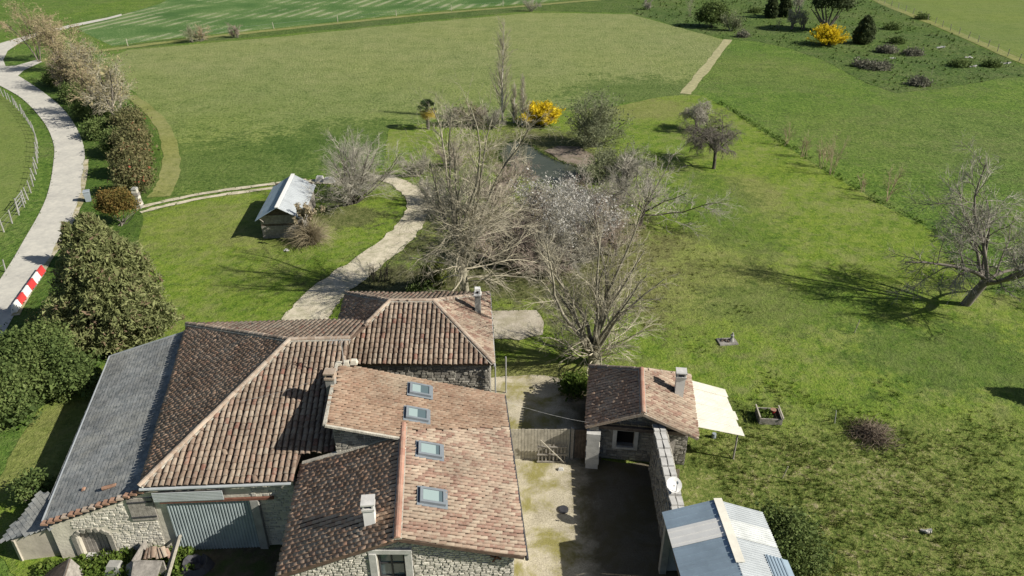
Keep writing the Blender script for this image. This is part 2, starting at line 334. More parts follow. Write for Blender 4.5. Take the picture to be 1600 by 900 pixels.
M['white_sheet'] = simple("cream painted sheet", (.72, .69, .59), .6, .12, 1.6, .1)
M['door_steel'] = simple("corrugated steel door", (.36, .42, .43), .5, .15, 1.5, .1, .5, .2)
M['white'] = simple("white paint", (.78, .77, .73), .6, .06, 2, .1)
M['grey_plastic'] = simple("grey plastic", (.30, .34, .37), .5, .1, 2, 0)
M['red'] = simple("red plastic", (.55, .05, .05), .5, .12, 2, 0)
M['frame'] = simple("grey window frame", (.20, .225, .245), .5, .1, 3, 0)
M['concrete'] = simple("board marked concrete", (.42, .38, .31), .92, .2, 1.5, .35)
M['cement'] = simple("grey cement", (.30, .295, .27), .92, .25, 2.5, .35)
M['brick'] = simple("brick", (.31, .185, .125), .9, .3, 5, .4)
M['iron'] = simple("dark iron", (.05, .05, .055), .6, .2, 5, .1)
M['rust'] = simple("rusty iron", (.17, .075, .05), .9, .3, 6, .3)
M['cable'] = simple("black cable", (.06, .06, .06), .7, .1, 5, 0)
M['wire'] = simple("galvanised wire", (.35, .35, .34), .5, .1, 5, 0)
M['black'] = simple("dark interior", (.012, .011, .010), .9, .2, 3, 0)
_m = Mat("window glass", .08, .7); _m.color((.10, .14, .15)); M['glass'] = _m.mat
_m = Mat("roller blind behind glass", .25, .5); _m.color((.30, .38, .37)); M['blind'] = _m.mat
# ------------------------------------------------------------------ ground and sheets
def densify(P, step, jit, rs):
    out = []
    for i in range(len(P)):
        a, b = P[i], P[(i + 1) % len(P)]; L = (b - a).length
        st = step * max(1.0, min(6, ((a + b) / 2).y / 45)); k = max(1, min(60, int(L / st)))
        d = (b - a); nn = Vector((-d.y, d.x, 0)).normalized() if L > 1e-6 else Vector((0, 0, 0))
        for j in range(k):
            t = j / k; q = a.lerp(b, t)
            out.append(q + nn * (rs.uniform(-jit, jit) if j or jit > .3 else 0))
    return out
def flat_sheet(name, P, z, mat, **kw):
    P = [Vector((p.x, p.y, z)) for p in P]; tris = tessellate_polygon([P])
    F = []
    for t in tris:
        a, b, c = (P[i] for i in t)
        F.append(tuple(t) if (b - a).cross(c - a).z > 0 else (t[0], t[2], t[1]))
    me = mkmesh(name, P, F, mat); return link(name, me, **kw)
def smooth_poly(pts, closed=True, n=4):          # Catmull-Rom through the points
    out = []; k = len(pts)
    for i in range(k if closed else k - 1):
        p = [pts[(i + j) % k] if closed else pts[max(0, min(k - 1, i + j))] for j in (-1, 0, 1, 2)]
        for s in range(n):
            t = s / n
            out.append(0.5 * ((2 * p[1]) + (p[2] - p[0]) * t + (2 * p[0] - 5 * p[1] + 4 * p[2] - p[3]) * t * t + (3 * p[1] - p[0] - 3 * p[2] + p[3]) * t ** 3))
    if not closed: out.append(pts[-1])
    return out
REG = {}; ZN = [0]                              # every sheet lies 4 mm above the one laid before it
def sheet(name, pix, lvl, mat, jit=0.12, step=0.8, smooth=0, key=None):
    P = [G(*p) for p in pix]
    if smooth: P = smooth_poly(P, True, smooth)
    P = densify(P, step, jit, random.Random(len(name) + lvl))
    REG[key or name] = P
    ZN[0] += 1; return flat_sheet(name, P, 0.004 * ZN[0], mat, kind='structure')
def strip(name, pix, w, lvl, mat, jit=0.08, off=0.0, n=6, key=None):
    C = smooth_poly([G(*p) for p in pix], False, n); rs = random.Random(lvl + len(pix)); L, Rr = [], []
    for i, p in enumerate(C):
        d = (C[min(i + 1, len(C) - 1)] - C[max(i - 1, 0)]); nn = Vector((-d.y, d.x, 0)).normalized()
        ww = w[0] + (w[1] - w[0]) * i / (len(C) - 1) if isinstance(w, tuple) else w
        L.append(p + nn * (off + ww / 2 + rs.uniform(-jit, jit))); Rr.append(p + nn * (off - ww / 2 + rs.uniform(-jit, jit)))
    P = L + Rr[::-1]; REG[key or name] = P
    ZN[0] += 1; return flat_sheet(name, P, 0.004 * ZN[0], mat, kind='structure')

gm = MB(); gm.add([(-2500, -300, 0), (2500, -300, 0), (2500, 5000, 0), (-2500, 5000, 0)], [(0, 1, 2, 3)]); gm.put('ground', M['lush'], kind='structure')
sheet('meadow', [(160, 92), (200, 78), (430, 58), (650, 36), (830, 20), (985, 22), (1130, 62), (1070, 147), (965, 162), (800, 178), (690, 186), (612, 200), (585, 235), (520, 262), (478, 278), (268, 309), (276, 240), (250, 190), (215, 150)], 1, M['meadow'], .25)
sheet('crop_field', [(176, 72), (118, 45), (250, 6), (330, -40), (480, -75), (1300, -80), (1010, -12), (860, 2), (650, 20), (430, 44), (250, 62)], 1, M['crop'], .2, 3)
sheet('far_grass_strip', [(176, 74), (250, 63), (430, 46), (650, 22), (860, 4), (1010, -10), (1010, 4), (985, 20), (830, 17), (650, 34), (430, 55), (200, 76)], 1, M['garden'], .4, 2)
sheet('far_pasture', [(1290, -80), (1372, 0), (1480, 45), (1600, 92), (1900, 215), (2400, 200), (2000, -80)], 1, M['field'], .2, 3)
sheet('wild_garden', [(985, 21), (1020, -60), (1280, -60), (1362, 2), (1470, 47), (1590, 98), (1620, 118), (1560, 124), (1470, 140), (1400, 146), (1350, 130), (1310, 104), (1240, 76), (1185, 66), (1130, 61)], 2, M['garden'], .5, 1.5)
sheet('lawn', [(222, 334), (340, 305), (425, 290), (480, 280), (600, 262), (604, 222), (608, 202), (690, 188), (800, 180), (965, 166), (1030, 152), (1075, 148), (1100, 150), (1122, 162), (1170, 192), (1290, 268), (1375, 318), (1458, 362), (1500, 430), (1540, 455), (1900, 520), (2000, 1100), (1000, 1150), (250, 1100), (-50, 830), (60, 640), (215, 535), (215, 400)], 2, M['lawn'], .10)
REG['tussocky_grass'] = [G(*p) for p in [(1062, 720), (1130, 690), (1180, 655), (1260, 645), (1340, 650), (1420, 680), (1500, 760), (1640, 800), (1900, 900), (1900, 1150), (1050, 1150)]]
sheet('roadside_verge', [(128, 120), (215, 168), (250, 215), (250, 300), (225, 320), (215, 400), (200, 530), (60, 640), (-60, 700), (-60, 620), (62, 440), (115, 360), (140, 258), (120, 200), (60, 130)], 3, M['verge'], .15)
sheet('paddock', [(-300, 120), (0, 145), (30, 172), (55, 215), (57, 262), (45, 312), (20, 348), (-60, 440), (-400, 500)], 1, M['field'], .15)
strip('mown_path_by_hedge', [(205, 150), (243, 182), (262, 215), (268, 250), (262, 285), (248, 308)], (1.4, 2.0), 3, M['strawpath'], .12)
strip('mown_path', [(1138, 62), (1118, 88), (1092, 120), (1071, 147)], (1.5, 1.5), 3, M['pale_path'], .15)
strip('field_track', [(60, 96), (110, 86), (200, 74), (310, 60), (430, 47), (650, 24), (860, 6), (1010, -9), (1200, -40)], 2.2, 3, M['strawpath'], .2)
strip('fence_track', [(1290, -40), (1368, 0), (1480, 46), (1595, 95), (1900, 222)], 2.2, 3, M['strawpath'], .2)
def band(name, left, right, mat, n=6):
    P = smooth_poly([G(*p) for p in left], False, n) + smooth_poly([G(*p) for p in right], False, n)[::-1]
    ZN[0] += 1; REG[name] = P; return flat_sheet(name, P, 0.004 * ZN[0], mat, kind='structure')
band('road', [(-120, 620), (0, 438), (33, 384), (72, 311), (84, 252), (83, 222), (67, 189), (34, 154), (-4, 132)], [(-90, 700), (22, 494), (67, 422), (105, 357), (125, 311), (133, 250), (125, 211), (100, 172), (66, 143), (26, 117)], M['road'])
sheet('road_junction', [(-4, 133), (-70, 150), (-200, 150), (-200, 100), (-60, 84), (0, 68), (44, 55), (110, 39), (167, 28), (190, 22), (190, 25), (167, 31), (112, 43), (61, 56), (33, 66), (12, 80), (5, 94), (9, 104), (25, 103), (60, 93), (66, 97), (38, 110), (28, 119), (34, 136)], 4, M['road'], .05, 1.0)
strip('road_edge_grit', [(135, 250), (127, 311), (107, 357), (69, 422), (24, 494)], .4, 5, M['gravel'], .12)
for o_ in (-.55, .62):
    strip('wheel_track', [(216, 330), (262, 318), (340, 303), (430, 291), (480, 285)], (.55, .75), 4, M['drive'], .10, off=o_, key='wt%d' % (o_ > 0))
strip('driveway', [(430, 290), (480, 286), (545, 283), (602, 279), (640, 298), (654, 322), (638, 356), (598, 394), (545, 432), (505, 465), (480, 496), (470, 540)], (1.2, 3.3), 5, M['drive'], .16)
REG['bank_earth'] = [G(*p) for p in [(560, 450), (600, 410), (650, 372), (680, 330), (700, 300), (760, 270), (830, 300), (960, 330), (1040, 360), (1050, 400), (960, 440), (880, 470), (770, 478), (640, 462), (560, 470)]]
sheet('terrace', [(767, 487), (838, 486), (850, 505), (848, 524), (812, 533), (772, 531)], 5, M['terrace'], .15)
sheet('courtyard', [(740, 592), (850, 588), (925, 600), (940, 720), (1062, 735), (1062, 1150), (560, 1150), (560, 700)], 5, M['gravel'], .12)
sheet('mud_bank', [(850, 236), (872, 229), (905, 230), (926, 242), (930, 262), (900, 262), (872, 250)], 5, M['mud'], .3)
sheet('pond', [(784, 232), (802, 222), (826, 226), (846, 240), (872, 253), (904, 262), (926, 274), (896, 286), (850, 286), (812, 272), (782, 250)], 6, M['water'], .2, smooth=3)
sheet('front_yard_earth', [(285, 848), (400, 825), (430, 700), (520, 690), (560, 830), (560, 1100), (250, 1100)], 6, M['earth'], .2)  # dark earth colour stands in for the shadow before and beside the barn
sheet('yard_weeds', [(60, 1000), (55, 885), (140, 868), (200, 868), (285, 848), (305, 856), (300, 1000)], 6, M['verge'], .15)

# ------------------------------------------------------------------ tile roofs
CAMP = Vector((0, 0, CAMH))
def in_poly(x, y, P):
    c = False; j = len(P) - 1
    for i in range(len(P)):
        if (P[i][1] > y) != (P[j][1] > y) and x < (P[j][0] - P[i][0]) * (y - P[i][1]) / (P[j][1] - P[i][1]) + P[i][0]: c = not c
        j = i
    return c
def canal_tile(r, w=.205, L=.42, h=.075, th=.014, seg=5):
    b = MB(); vs = []
    for y, sc, dz in ((-L / 2, .80, .0), (L / 2, 1.0, .034)):
        for hh, ww in ((h, w / 2), (h - th, w / 2 - th)):
            for i in range(seg + 1):
                t = math.pi * i / seg; vs.append((-math.cos(t) * ww * sc, y, math.sin(t) ** .8 * hh * sc + dz if 0 < i < seg else dz))
    k = seg + 1; f = []
    for i in range(seg):
        f.append((i, i + 1, 2 * k + i + 1, 2 * k + i))                       # outside
        f.append((2 * k + i, 2 * k + i + 1, 3 * k + i + 1, 3 * k + i))      # lower lip
    b.add(vs, f, 0, r); return b
def slate_piece(r, w=.225, L=.30, th=.012):
    b = MB(); y0, y1 = -L / 2, L / 2; b.hexa([(-w / 2, y0, -.004), (w / 2, y0, -.004), (w / 2, y1, .012), (-w / 2, y1, .012), (-w / 2, y0, .004), (w / 2, y0, .004), (w / 2, y1, .012 + th), (-w / 2, y1, .012 + th)], 0, r); return b
class Tiling:
    """collects every tile of one building; the nearest 300 become parts, the rest one mesh"""
    def __init__(s, bld): s.bld = bld; s.items = []
    def lay(s, roof, poly, mat, kind='tile', sx=.245, sy=.33, lift=.02, jit=1.0, seed=1, stag=0.0, sz=1.0):
        rs = random.Random(seed); n = (poly[1] - poly[0]).cross(poly[2] - poly[0]).normalized()
        if n.z < 0: n = -n
        down = (Vector((0, 0, -1)) - n * (-n.z)).normalized(); a = down.cross(n).normalized(); o = poly[0]
        Q = [((p - o).dot(a), (p - o).dot(down)) for p in poly]
        x0, x1 = min(q[0] for q in Q), max(q[0] for q in Q); y0, y1 = min(q[1] for q in Q), max(q[1] for q in Q)
        nx = max(1, round((x1 - x0) / sx)); sx = (x1 - x0) / nx
        for i in range(nx):
            x = x0 + (i + .5) * sx; ph = (rs.uniform(-.12, .12) + stag * (i % 2)) * sy if kind == 'tile' else 0
            wob = rs.uniform(-.012, .012)
            ny = int((y1 - y0) / sy) + 2
            for j in range(ny):
                y = y1 - (j + .5) * sy + ph * (1 if j else 0)
                xx = x + ((j % 2) * .5 * sx if kind == 'slate' else 0)
                if not in_poly(xx, y - .02, Q): continue
                z = lift + rs.uniform(-.008, .014) * jit + (.022 if kind == 'tile' else 0) * math.sin(x * 1.1 + seed) * math.sin(y * .9 + seed * 2)
                ang = rs.gauss(0, .05 if rs.random() > .02 else .25) * jit
                ca, sa = math.cos(ang), math.sin(ang); ax = a * ca + down * sa; dn = -a * sa + down * ca
                nz = n
                if kind == 'tile': ax, dn = ax * (sx / .245), dn * (sy / .33); nz = n * sz
                P = o + a * (xx + wob + rs.uniform(-.008, .008) * jit) + down * (y + rs.uniform(-.02, .02) * jit) + n * z
                Mx = Matrix(((ax.x, dn.x, nz.x, P.x), (ax.y, dn.y, nz.y, P.y), (ax.z, dn.z, nz.z, P.z), (0, 0, 0, 1)))
                s.items.append(((P - CAMP).length, roof, Mx, mat, kind, rs.randrange(24)))
    def finish(s, keep=300):
        meshes = {}
        for kind in {i[4] for i in s.items}:
            it = sorted((i for i in s.items if i[4] == kind), key=lambda q: q[0] if 0 else q[0])
            def vis(i):
                w = i[2].translation; d = w - CAMP; c = Vector((0, math.cos(TH), -math.sin(TH))); z = d.dot(c)
                u = d.x / z * FPX; v = d.dot(Vector((0, -math.sin(TH), -math.cos(TH)))) / z * FPX
                return abs(u) < 800 and abs(v) < 448
            near = [i for i in it if vis(i)][:keep]; ids = {id(i) for i in near}
            for i in near:
                key = (i[3], kind, i[5])
                if key not in meshes:
                    b = (canal_tile if kind == 'tile' else slate_piece)((i[5] + .5) / 24); meshes[key] = b.mesh(kind, M[i[3]], kind == 'tile')
                link(kind, meshes[key], i[1], i[2], local=False)
            rest = [i for i in it if id(i) not in ids]
            if not rest: continue
            mats = sorted({i[3] for i in rest}); base = (canal_tile if kind == 'tile' else slate_piece)(.5)
            V0 = np.array([(*v, 1.0) for v in base.v]); F0 = np.array(base.f); nv = len(V0)
            VV = []; FF = []; mi = []; rr = []
            for k, i in enumerate(rest):
                VV.append((V0 @ np.array(i[2]).T)[:, :3]); FF.append(F0 + k * nv); mi += [mats.index(i[3])] * len(F0); rr += [(i[5] + .5) / 24] * len(F0)
            me = mkmesh('roof_' + kind + '_field', np.concatenate(VV), np.concatenate(FF), [M[q] for q in mats], mi, rr, kind == 'tile')
            link('tile_cover' if kind == 'tile' else 'slate_cover', me, s.bld, kind='stuff')
def ridge(roof, a, b, mat='ridge', r=.13, L=.42, seed=3, band=None):
    """a run of half-round ridge tiles, each its own part, on a mortar bed"""
    a, b = Vector(a), Vector(b); d = (b - a); n = max(1, round(d.length / L)); d.normalize(); st = (b - a).length / n
    sd = d.cross(Vector((0, 0, 1))).normalized(); up = sd.cross(d); rs = random.Random(seed); meshes = []
    for q in range(4):
        m = MB(); vs = []; seg = 5
        for y, rr in ((-st * .56, r * .88), (st * .56, r)):
            for i in range(seg + 1):
                t = math.pi * i / seg; vs.append((math.cos(t) * rr, y, math.sin(t) * rr * .85))
        k = seg + 1; m.add(vs, [(i, k + i, k + i + 1, i + 1) for i in range(seg)] + [tuple(range(seg, -1, -1)), tuple(range(k, 2 * k))], 0, (q + .5) / 4); meshes.append(m.mesh('ridge_tile', M[mat], False))
    for i in range(n):
        c = a + d * st * (i + .5) + up * (.03 + rs.uniform(-.008, .008))
        link('ridge_tile', meshes[rs.randrange(4)], roof, Matrix(((sd.x, d.x, up.x, c.x), (sd.y, d.y, up.y, c.y), (sd.z, d.z, up.z, c.z), (0, 0, 0, 1))))
    if band: m = MB(); m.beam(a - up * .02, b - up * .02, r * 2 + band, .07, up); m.put('mortar_bed', M['mortar'], roof)
def roofpart(bld, polys, t=.14, mat='deck', name='roof'):
    m = MB()
    for p in polys:
        n = (p[1] - p[0]).cross(p[2] - p[0]).normalized()
        if n.z < 0: n = -n
        m.slab(p, n, t, 0)
    return m.put(name, M[mat], bld)
# ------------------------------------------------------------------ walls
def wall(b, p0, p1, ztop, holes=(), thick=.45, z0=0.0, m=0):
    """ztop: list of (u, z) along the wall; outer face on the right hand of p0->p1; real openings at holes (u0,u1,z0,z1)"""
    p0, p1 = Vector((p0[0], p0[1], 0)), Vector((p1[0], p1[1], 0)); L = (p1 - p0).length; d = (p1 - p0) / L; nn = Vector((-d.y, d.x, 0))
    zt = [(0, ztop), (L, ztop)] if isinstance(ztop, (int, float)) else ztop
    def top(u):
        for (ua, za), (ub, zb) in zip(zt, zt[1:]):
            if ua <= u <= ub + 1e-6: return za + (zb - za) * (u - ua) / max(1e-6, ub - ua)
        return zt[-1][1]
    us = sorted({0, L, *(u for u, _ in zt if 0 < u < L), *(h[0] for h in holes), *(h[1] for h in holes)})
    for ua, ub in zip(us, us[1:]):
        spans = [(z0, None)]; mid = (ua + ub) / 2
        for h in holes:
            if h[0] <= mid <= h[1]: spans = [(z0, h[2]), (h[3], None)] if h[2] > z0 + .02 else [(h[3], None)]
        for za, zb in spans:
            A, B = p0 + d * ua, p0 + d * ub; ta, tb = (top(ua), top(ub)) if zb is None else (zb, zb)
            up = Vector((0, 0, 1))
            b.hexa([A + up * za, B + up * za, B + nn * thick + up * za, A + nn * thick + up * za, A + up * ta, B + up * tb, B + nn * thick + up * tb, A + nn * thick + up * ta], m)
    return p0, d, nn, L, top
def stones(name, parent, W, mat, holes=(), z0=0.0, sw=.26, sh=.13, seed=1, cover=1.0, u0=0.0, u1=None, proud=.05):
    p0, d, nn, L, top = W; rs = random.Random(seed); b = MB(); z = z0; u1 = L if u1 is None else u1
    while z < 8:
        h = sh * rs.uniform(.75, 1.3); u = u0 + rs.uniform(-.1, 0); any_ = False
        while u < u1:
            w = sw * rs.uniform(.55, 1.5); ua, ub = max(u0, u), min(u1, u + w); u += w
            if ub - ua < .05 or z + h > min(top(ua), top(ub)) - .02: continue
            any_ = True; cu, cz = (ua + ub) / 2, z + h / 2
            if any(H_[0] - .04 < cu < H_[1] + .04 and H_[2] - .04 < cz < H_[3] + .04 for H_ in holes): continue
            if rs.random() > cover: continue
            g = .014; k = .8; o = proud * rs.uniform(.45, 1.2); zz = z + rs.uniform(-.015, .015)
            x0_, x1_ = ua + g, ub - g; q0, q1 = zz + g, zz + h - g; jx = lambda: rs.uniform(-.02, .02)
            def P_(u_, z_, o_): return p0 + d * u_ - nn * o_ + Vector((0, 0, z_))
            cx = (x0_ + x1_) / 2; cy = (q0 + q1) / 2
            back = [P_(x0_, q0, -.01), P_(x1_, q0, -.01), P_(x1_, q1, -.01), P_(x0_, q1, -.01)]
            fr = [P_(cx + (x - cx) * k + jx(), cy + (y - cy) * k + jx() * .6, o + jx() * .3) for x, y in ((x0_, q0), (x1_, q0), (x1_, q1), (x0_, q1))]
            b.add(back + fr, [(4, 5, 6, 7), (0, 1, 5, 4), (1, 2, 6, 5), (2, 3, 7, 6), (3, 0, 4, 7)], 0, rs.random())
        z += h
        if not any_ and z > z0 + .5: break
    return b.put(name, M[mat], parent, kind='stuff')
def V(x, y, z): return Vector((x, y, z))

# ================================================================== FARMHOUSE
HO = Vector((.36, 19.0, 0)); HF = Vector((-.093, .9957, 0)); HE = Vector((.9957, .093, 0))
def HW(a, b, z): p = HO - HE * a + HF * b; return V(p.x, p.y, z)
def zE(a): return 4 + .31 * a
def zW(a): return zE(4.5) - .31 * (a - 4.5)
house = root('farmhouse', 'long stone farmhouse with four roof windows in its red and cream tiled roof', 'farmhouse', HW(4.5, 5, 0))
hw = MB()
hz = [(0, zW(8.7) - .12), (4.2, zE(4.5) - .16), (8.45, zE(.25) - .14)]
front_hole = [(2.95, 3.95, .0, 3.9)]
f0, f1 = HW(8.7, .35, 0), HW(.25, .35, 0)
WF = wall(hw, (f0.x, f0.y), (f1.x, f1.y), hz, [(3.35, 4.35, 2.9, 4.35)])
e0, e1 = HW(.25, .35 + .45, 0), HW(.25, 9.6, 0); WE = wall(hw, (e0.x, e0.y), (e1.x, e1.y), 3.92)
n0, n1 = HW(.25 + .45, 9.6, 0), HW(7.4, 9.6, 0); WN = wall(hw, (n0.x, n0.y), (n1.x, n1.y), [(0, zE(.7) - .15), (6.7, zE(7.4) - .15)])
w0, w1 = HW(7.4, 9.6, 0), HW(7.4, 5.75 + .45, 0); WW = wall(hw, (w0.x, w0.y), (w1.x, w1.y), zE(7.4) - .16)
s0, s1 = HW(7.4, 5.75, 0), HW(4.4, 5.75, 0); WS = wall(hw, (s0.x, s0.y), (s1.x, s1.y), [(0, zE(7.4) - .15), (3.0, zE(4.4) - .15)])
x0, x1 = HW(8.7, 5.3, 0), HW(8.7, .8, 0); WX = wall(hw, (x0.x, x0.y), (x1.x, x1.y), zW(8.7) - .1)
hw.put('wall', M['mortar'], house)
stones('front_wall_stones', house, WF, 'stone', [(3.05, 4.65, 2.7, 4.5)], 2.0, .24, .12, 3)
stones('gable_wall_stones', house, WS, 'stone_dk', (), 3.8, .26, .13, 5)
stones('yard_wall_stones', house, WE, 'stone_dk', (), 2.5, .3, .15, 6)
b = MB()
for u_, w_ in ((3.2, .26), (4.5, .26)): b.box(WF[0] + WF[1] * u_ - WF[2] * .03 + V(0, 0, 3.6), (.26, .16, 1.6))
b.box(WF[0] + WF[1] * 3.85 - WF[2] * .03 + V(0, 0, 4.46), (1.6, .16, .2)); b.put('window_surround', M['ashlar'], house)
wd = MB(); c = WF[0] + WF[1] * 3.85 + WF[2] * .16 + V(0, 0, 3.62)
for dx in (-.46, 0, .46): wd.box(c + WF[1] * dx, (.06, .06, 1.44))
for dz in (-.7, .0, .69): wd.box(c + V(0, 0, dz), (.96, .05, .06))
wn = wd.put('window', M['iron'], house); g_ = MB(); g_.box(c + WF[2] * .02, (.94, .012, 1.42)); g_.put('pane', M['glass'], wn)
b = MB(); b.box(WF[0] + WF[1] * 3.85 + WF[2] * .9 + V(0, 0, 3.6), (1.6, .6, 1.7)); b.put('dark_room', M['black'], house)
for u_, z_ in ((.75, 4.0), (7.75, 3.75)):
    b = MB(); c = WF[0] + WF[1] * u_ - WF[2] * .08 + V(0, 0, z_); b.beam(c + V(-.2, 0, .09), c + V(.2, 0, -.09), .05, .05); b.beam(c + V(-.12, -.03, -.2), c + V(.12, -.03, .2), .05, .05); b.put('wall_anchor', M['rust'], house)
pE1 = [HW(-.12, 0, zE(-.12)), HW(4.5, 0, zE(4.5)), HW(4.5, 5.45, zE(4.5)), HW(7.6, 5.45, zE(7.6)), HW(7.6, 9.9, zE(7.6)), HW(-.12, 9.9, zE(-.12))]
pW1 = [HW(4.5, 0, zW(4.5)), HW(8.95, -.1, zW(8.95)), HW(8.95, 5.85, zW(8.95)), HW(7.6, 5.8, zW(7.6)), HW(4.5, 5.74, zW(4.5))]
hroof = roofpart(house, [pE1, pW1])
T = Tiling(house)
T.lay(hroof, [HW(-.12, 0, zE(-.12)), HW(4.45, 0, zE(4.45)), HW(4.45, 5.9, zE(4.45)), HW(-.12, 7.4, zE(-.12))], 'tile_mix', seed=11, sx=.175, sy=.29, stag=.5)
T.lay(hroof, [HW(-.12, 7.45, zE(-.12)), HW(4.45, 5.95, zE(4.45)), HW(4.55, 5.45, zE(4.55)), HW(7.6, 5.45, zE(7.6)), HW(7.6, 9.9, zE(7.6)), HW(-.12, 9.9, zE(-.12))], 'tile_orange', seed=12, sx=.165, sy=.26, stag=.5)
T.lay(hroof, [HW(4.6, 0, zW(4.6)), HW(8.95, -.1, zW(8.95)), HW(8.95, 5.85, zW(8.95)), HW(4.6, 5.74, zW(4.6))], 'tile_old', seed=13, sx=.225, sy=.25, stag=.5, sz=.55)
T.finish()
ridge(hroof, HW(4.5, -.02, zE(4.5) + .05), HW(4.5, 6.3, zE(4.5) + .05), 'ridge_red', .135, .42, 5, .06)
b = MB()
b.beam(HW(7.62, 5.38, zE(7.6) + .03), HW(4.6, 5.38, zE(4.6) + .03), .10, .10)
b.beam(HW(4.62, 5.68, zW(4.62) + .06), HW(8.9, 5.78, zW(8.9) + .06), .16, .10); b.beam(HW(7.64, 5.4, zE(7.6) + .04), HW(7.64, 9.92, zE(7.6) + .04), .14, .1)
b.put('mortar_edge', M['mortar'], hroof)
b = MB(); b.cyl(HW(-.2, -.05, 3.88), HW(-.2, 9.95, 3.88), .07, n=8); b.put('gutter', M['iron'], hroof)
nE = HE * .31 / math.sqrt(1 + .31 ** 2) + V(0, 0, 1 / math.sqrt(1 + .31 ** 2)); nE = nE.normalized()
sE = (HE - V(0, 0, .31)).normalized()
for (px, py, open_) in ((656, 612, 1), (651, 650, 1), (671, 706, 0), (675, 779, 0)):
    c = GP(px, py, HW(0, 0, 4.06), nE) + nE * .05; w, l = .80, 1.02
    Mx = Matrix((HF, -sE, nE)).transposed(); Mx = Matrix.Identity(3); Mx.col[0] = HF; Mx.col[1] = -sE; Mx.col[2] = nE
    f = MB()
    for sx_, sy_, dx_, dy_ in ((w, .11, 0, l / 2 - .055), (w, .11, 0, -l / 2 + .055), (.11, l - .22, w / 2 - .055, 0), (.11, l - .22, -w / 2 + .055, 0)):
        f.box(c + Mx @ V(dx_, dy_, .07), (sx_, sy_, .14), Mx)
    f.box(c + Mx @ V(0, 0, .012), (w + .22, l + .2, .02), Mx)
    fr = f.put('roof_window', M['frame'], hroof)
    g_ = MB(); g_.box(c + Mx @ V(0, 0, .10), (w - .22, l - .22, .012), Mx); g_.put('pane', M['glass'], fr)
    g_ = MB(); k_ = .5 if open_ else .8
    g_.box(c + Mx @ V(0, (l - .24) * (1 - k_) / 2, .113), (w - .24, (l - .24) * k_, .006), Mx); g_.put('roller_blind', M['blind'], fr)
def chimney(bld, base, w, d, h, mat, cap, ang=0.0, style=0, label=None):
    Rm = Matrix.Rotation(ang, 3, 'Z'); b = MB(); x, y, z = base
    b.box((x, y, z + h / 2 - .3), (w, d, h + .6), Rm); ch = b.put('chimney', M[mat], bld, label=label)
    b = MB()
    if style == 0:
        b.box((x, y, z + h + .05), (w * 1.18, d * 1.18, .1), Rm)
        for i in (-1, 1): b.box(V(x, y, z + h + .19) + Rm @ V(i * w * .42, 0, 0), (w * .16, d, .18), Rm)
        b.box((x, y, z + h + .31), (w * 1.25, d * 1.2, .07), Rm)
    else:
        b.box((x, y, z + h + .04), (w * 1.3, d * 1.3, .08), Rm); b.box((x, y, z + h + .24), (w * 1.15, d * 1.15, .32), Rm, top=.8)
        b.cyl((x, y - d * .50, z + h + .25), (x, y - d * .62, z + h + .25), .07, n=8, m=1)
        b.box((x, y, z + h + .42), (w * .9, d * .9, .05), Rm)
    b.put('chimney_cap', [M[cap], M['black']], ch)
cb = GP(579, 816, HW(4.5, 0, zW(4.5)), Vector((-HE.x * .31, -HE.y * .31, 1)).normalized())
chimney(house, cb, .40, .46, .80, 'white', 'ashlar', .1, 0, 'short white chimney with flat stone cap')
chimney(house, HW(7.72, 8.35, 5.9), .40, .40, .8, 'cement', 'ridge', 0, 0, 'low grey and brick chimney at the upper roof edge')
b = MB(); q = HW(7.3, 9.75, 6.3)
b.cyl(q, q + V(0, 0, 1.5), .02, n=6); b.beam(q + V(-.55, 0, 1.4), q + V(.45, .1, 1.4), .02, .02)
for i in range(7): b.beam(q + V(-.5 + i * .15, -.28 + i * .02, 1.41), q + V(-.5 + i * .15, .28 - i * .02, 1.41), .014, .014)
b.put('aerial', M['wire'], house)
b = MB()
for k in range(3): b.box(HW(7.55 - k * .35, 9.85, 6.36 + .05 * k), (.34, .3, .2), top=.7)
b.put('broken_verge_mortar', M['render'], hroof)

# ================================================================== NORTH WING (hipped)
wing = root('stone_wing', 'separate stone house with hipped ribbed tile roof behind the farmhouse', 'house', (-5.7, 36, 0))
a1, a2, a3, a4 = V(-9.95, 32.2, 3.5), V(-1.0, 32.2, 3.5), V(-1.45, 39.9, 3.5), V(-10.4, 39.9, 3.5); r1, r2 = V(-6.95, 36.05, 5.15), V(-4.5, 36.05, 5.15)
wroof = roofpart(wing, [[a1, a2, r2, r1], [a2, a3, r2], [a3, a4, r1, r2], [a4, a1, r1]])
T = Tiling(wing)
T.lay(wroof, [a1, a2, r2, r1], 'tile_rib', seed=21, sx=.27); T.lay(wroof, [a2, a3, r2], 'tile_mix', seed=22, sx=.2, sy=.29, stag=.5); T.lay(wroof, [a3, a4, r1, r2], 'tile_rib', seed=23, sx=.27); T.lay(wroof, [a4, a1, r1], 'tile_old', seed=24, sx=.225, sy=.26, stag=.5, sz=.55)
T.finish()
for p, q in ((r1, r2), (a1, r1), (a2, r2), (a3, r2), (a4, r1)): ridge(wroof, p + V(0, 0, .05), q + V(0, 0, .05), 'ridge', .12, .42, 7, .08)
b = MB(); i_ = .2
WWs = wall(b, (-9.75, 32.4), (-1.2, 32.4), 3.42); WWe = wall(b, (-1.2, 32.86), (-1.63, 39.7), 3.42); wall(b, (-2.1, 39.7), (-10.15, 39.7), 3.42); wall(b, (-10.2, 39.24), (-9.75, 32.86), 3.42)
b.put('wall', M['darkmortar'], wing)
stones('south_wall_stones', wing, WWs, 'stone_dk', (), 0.2, .3, .16, 31, .8, 2.0); 
stones('east_wall_stones', wing, WWe, 'stone_dk', (), .2, .3, .16, 32, .9)
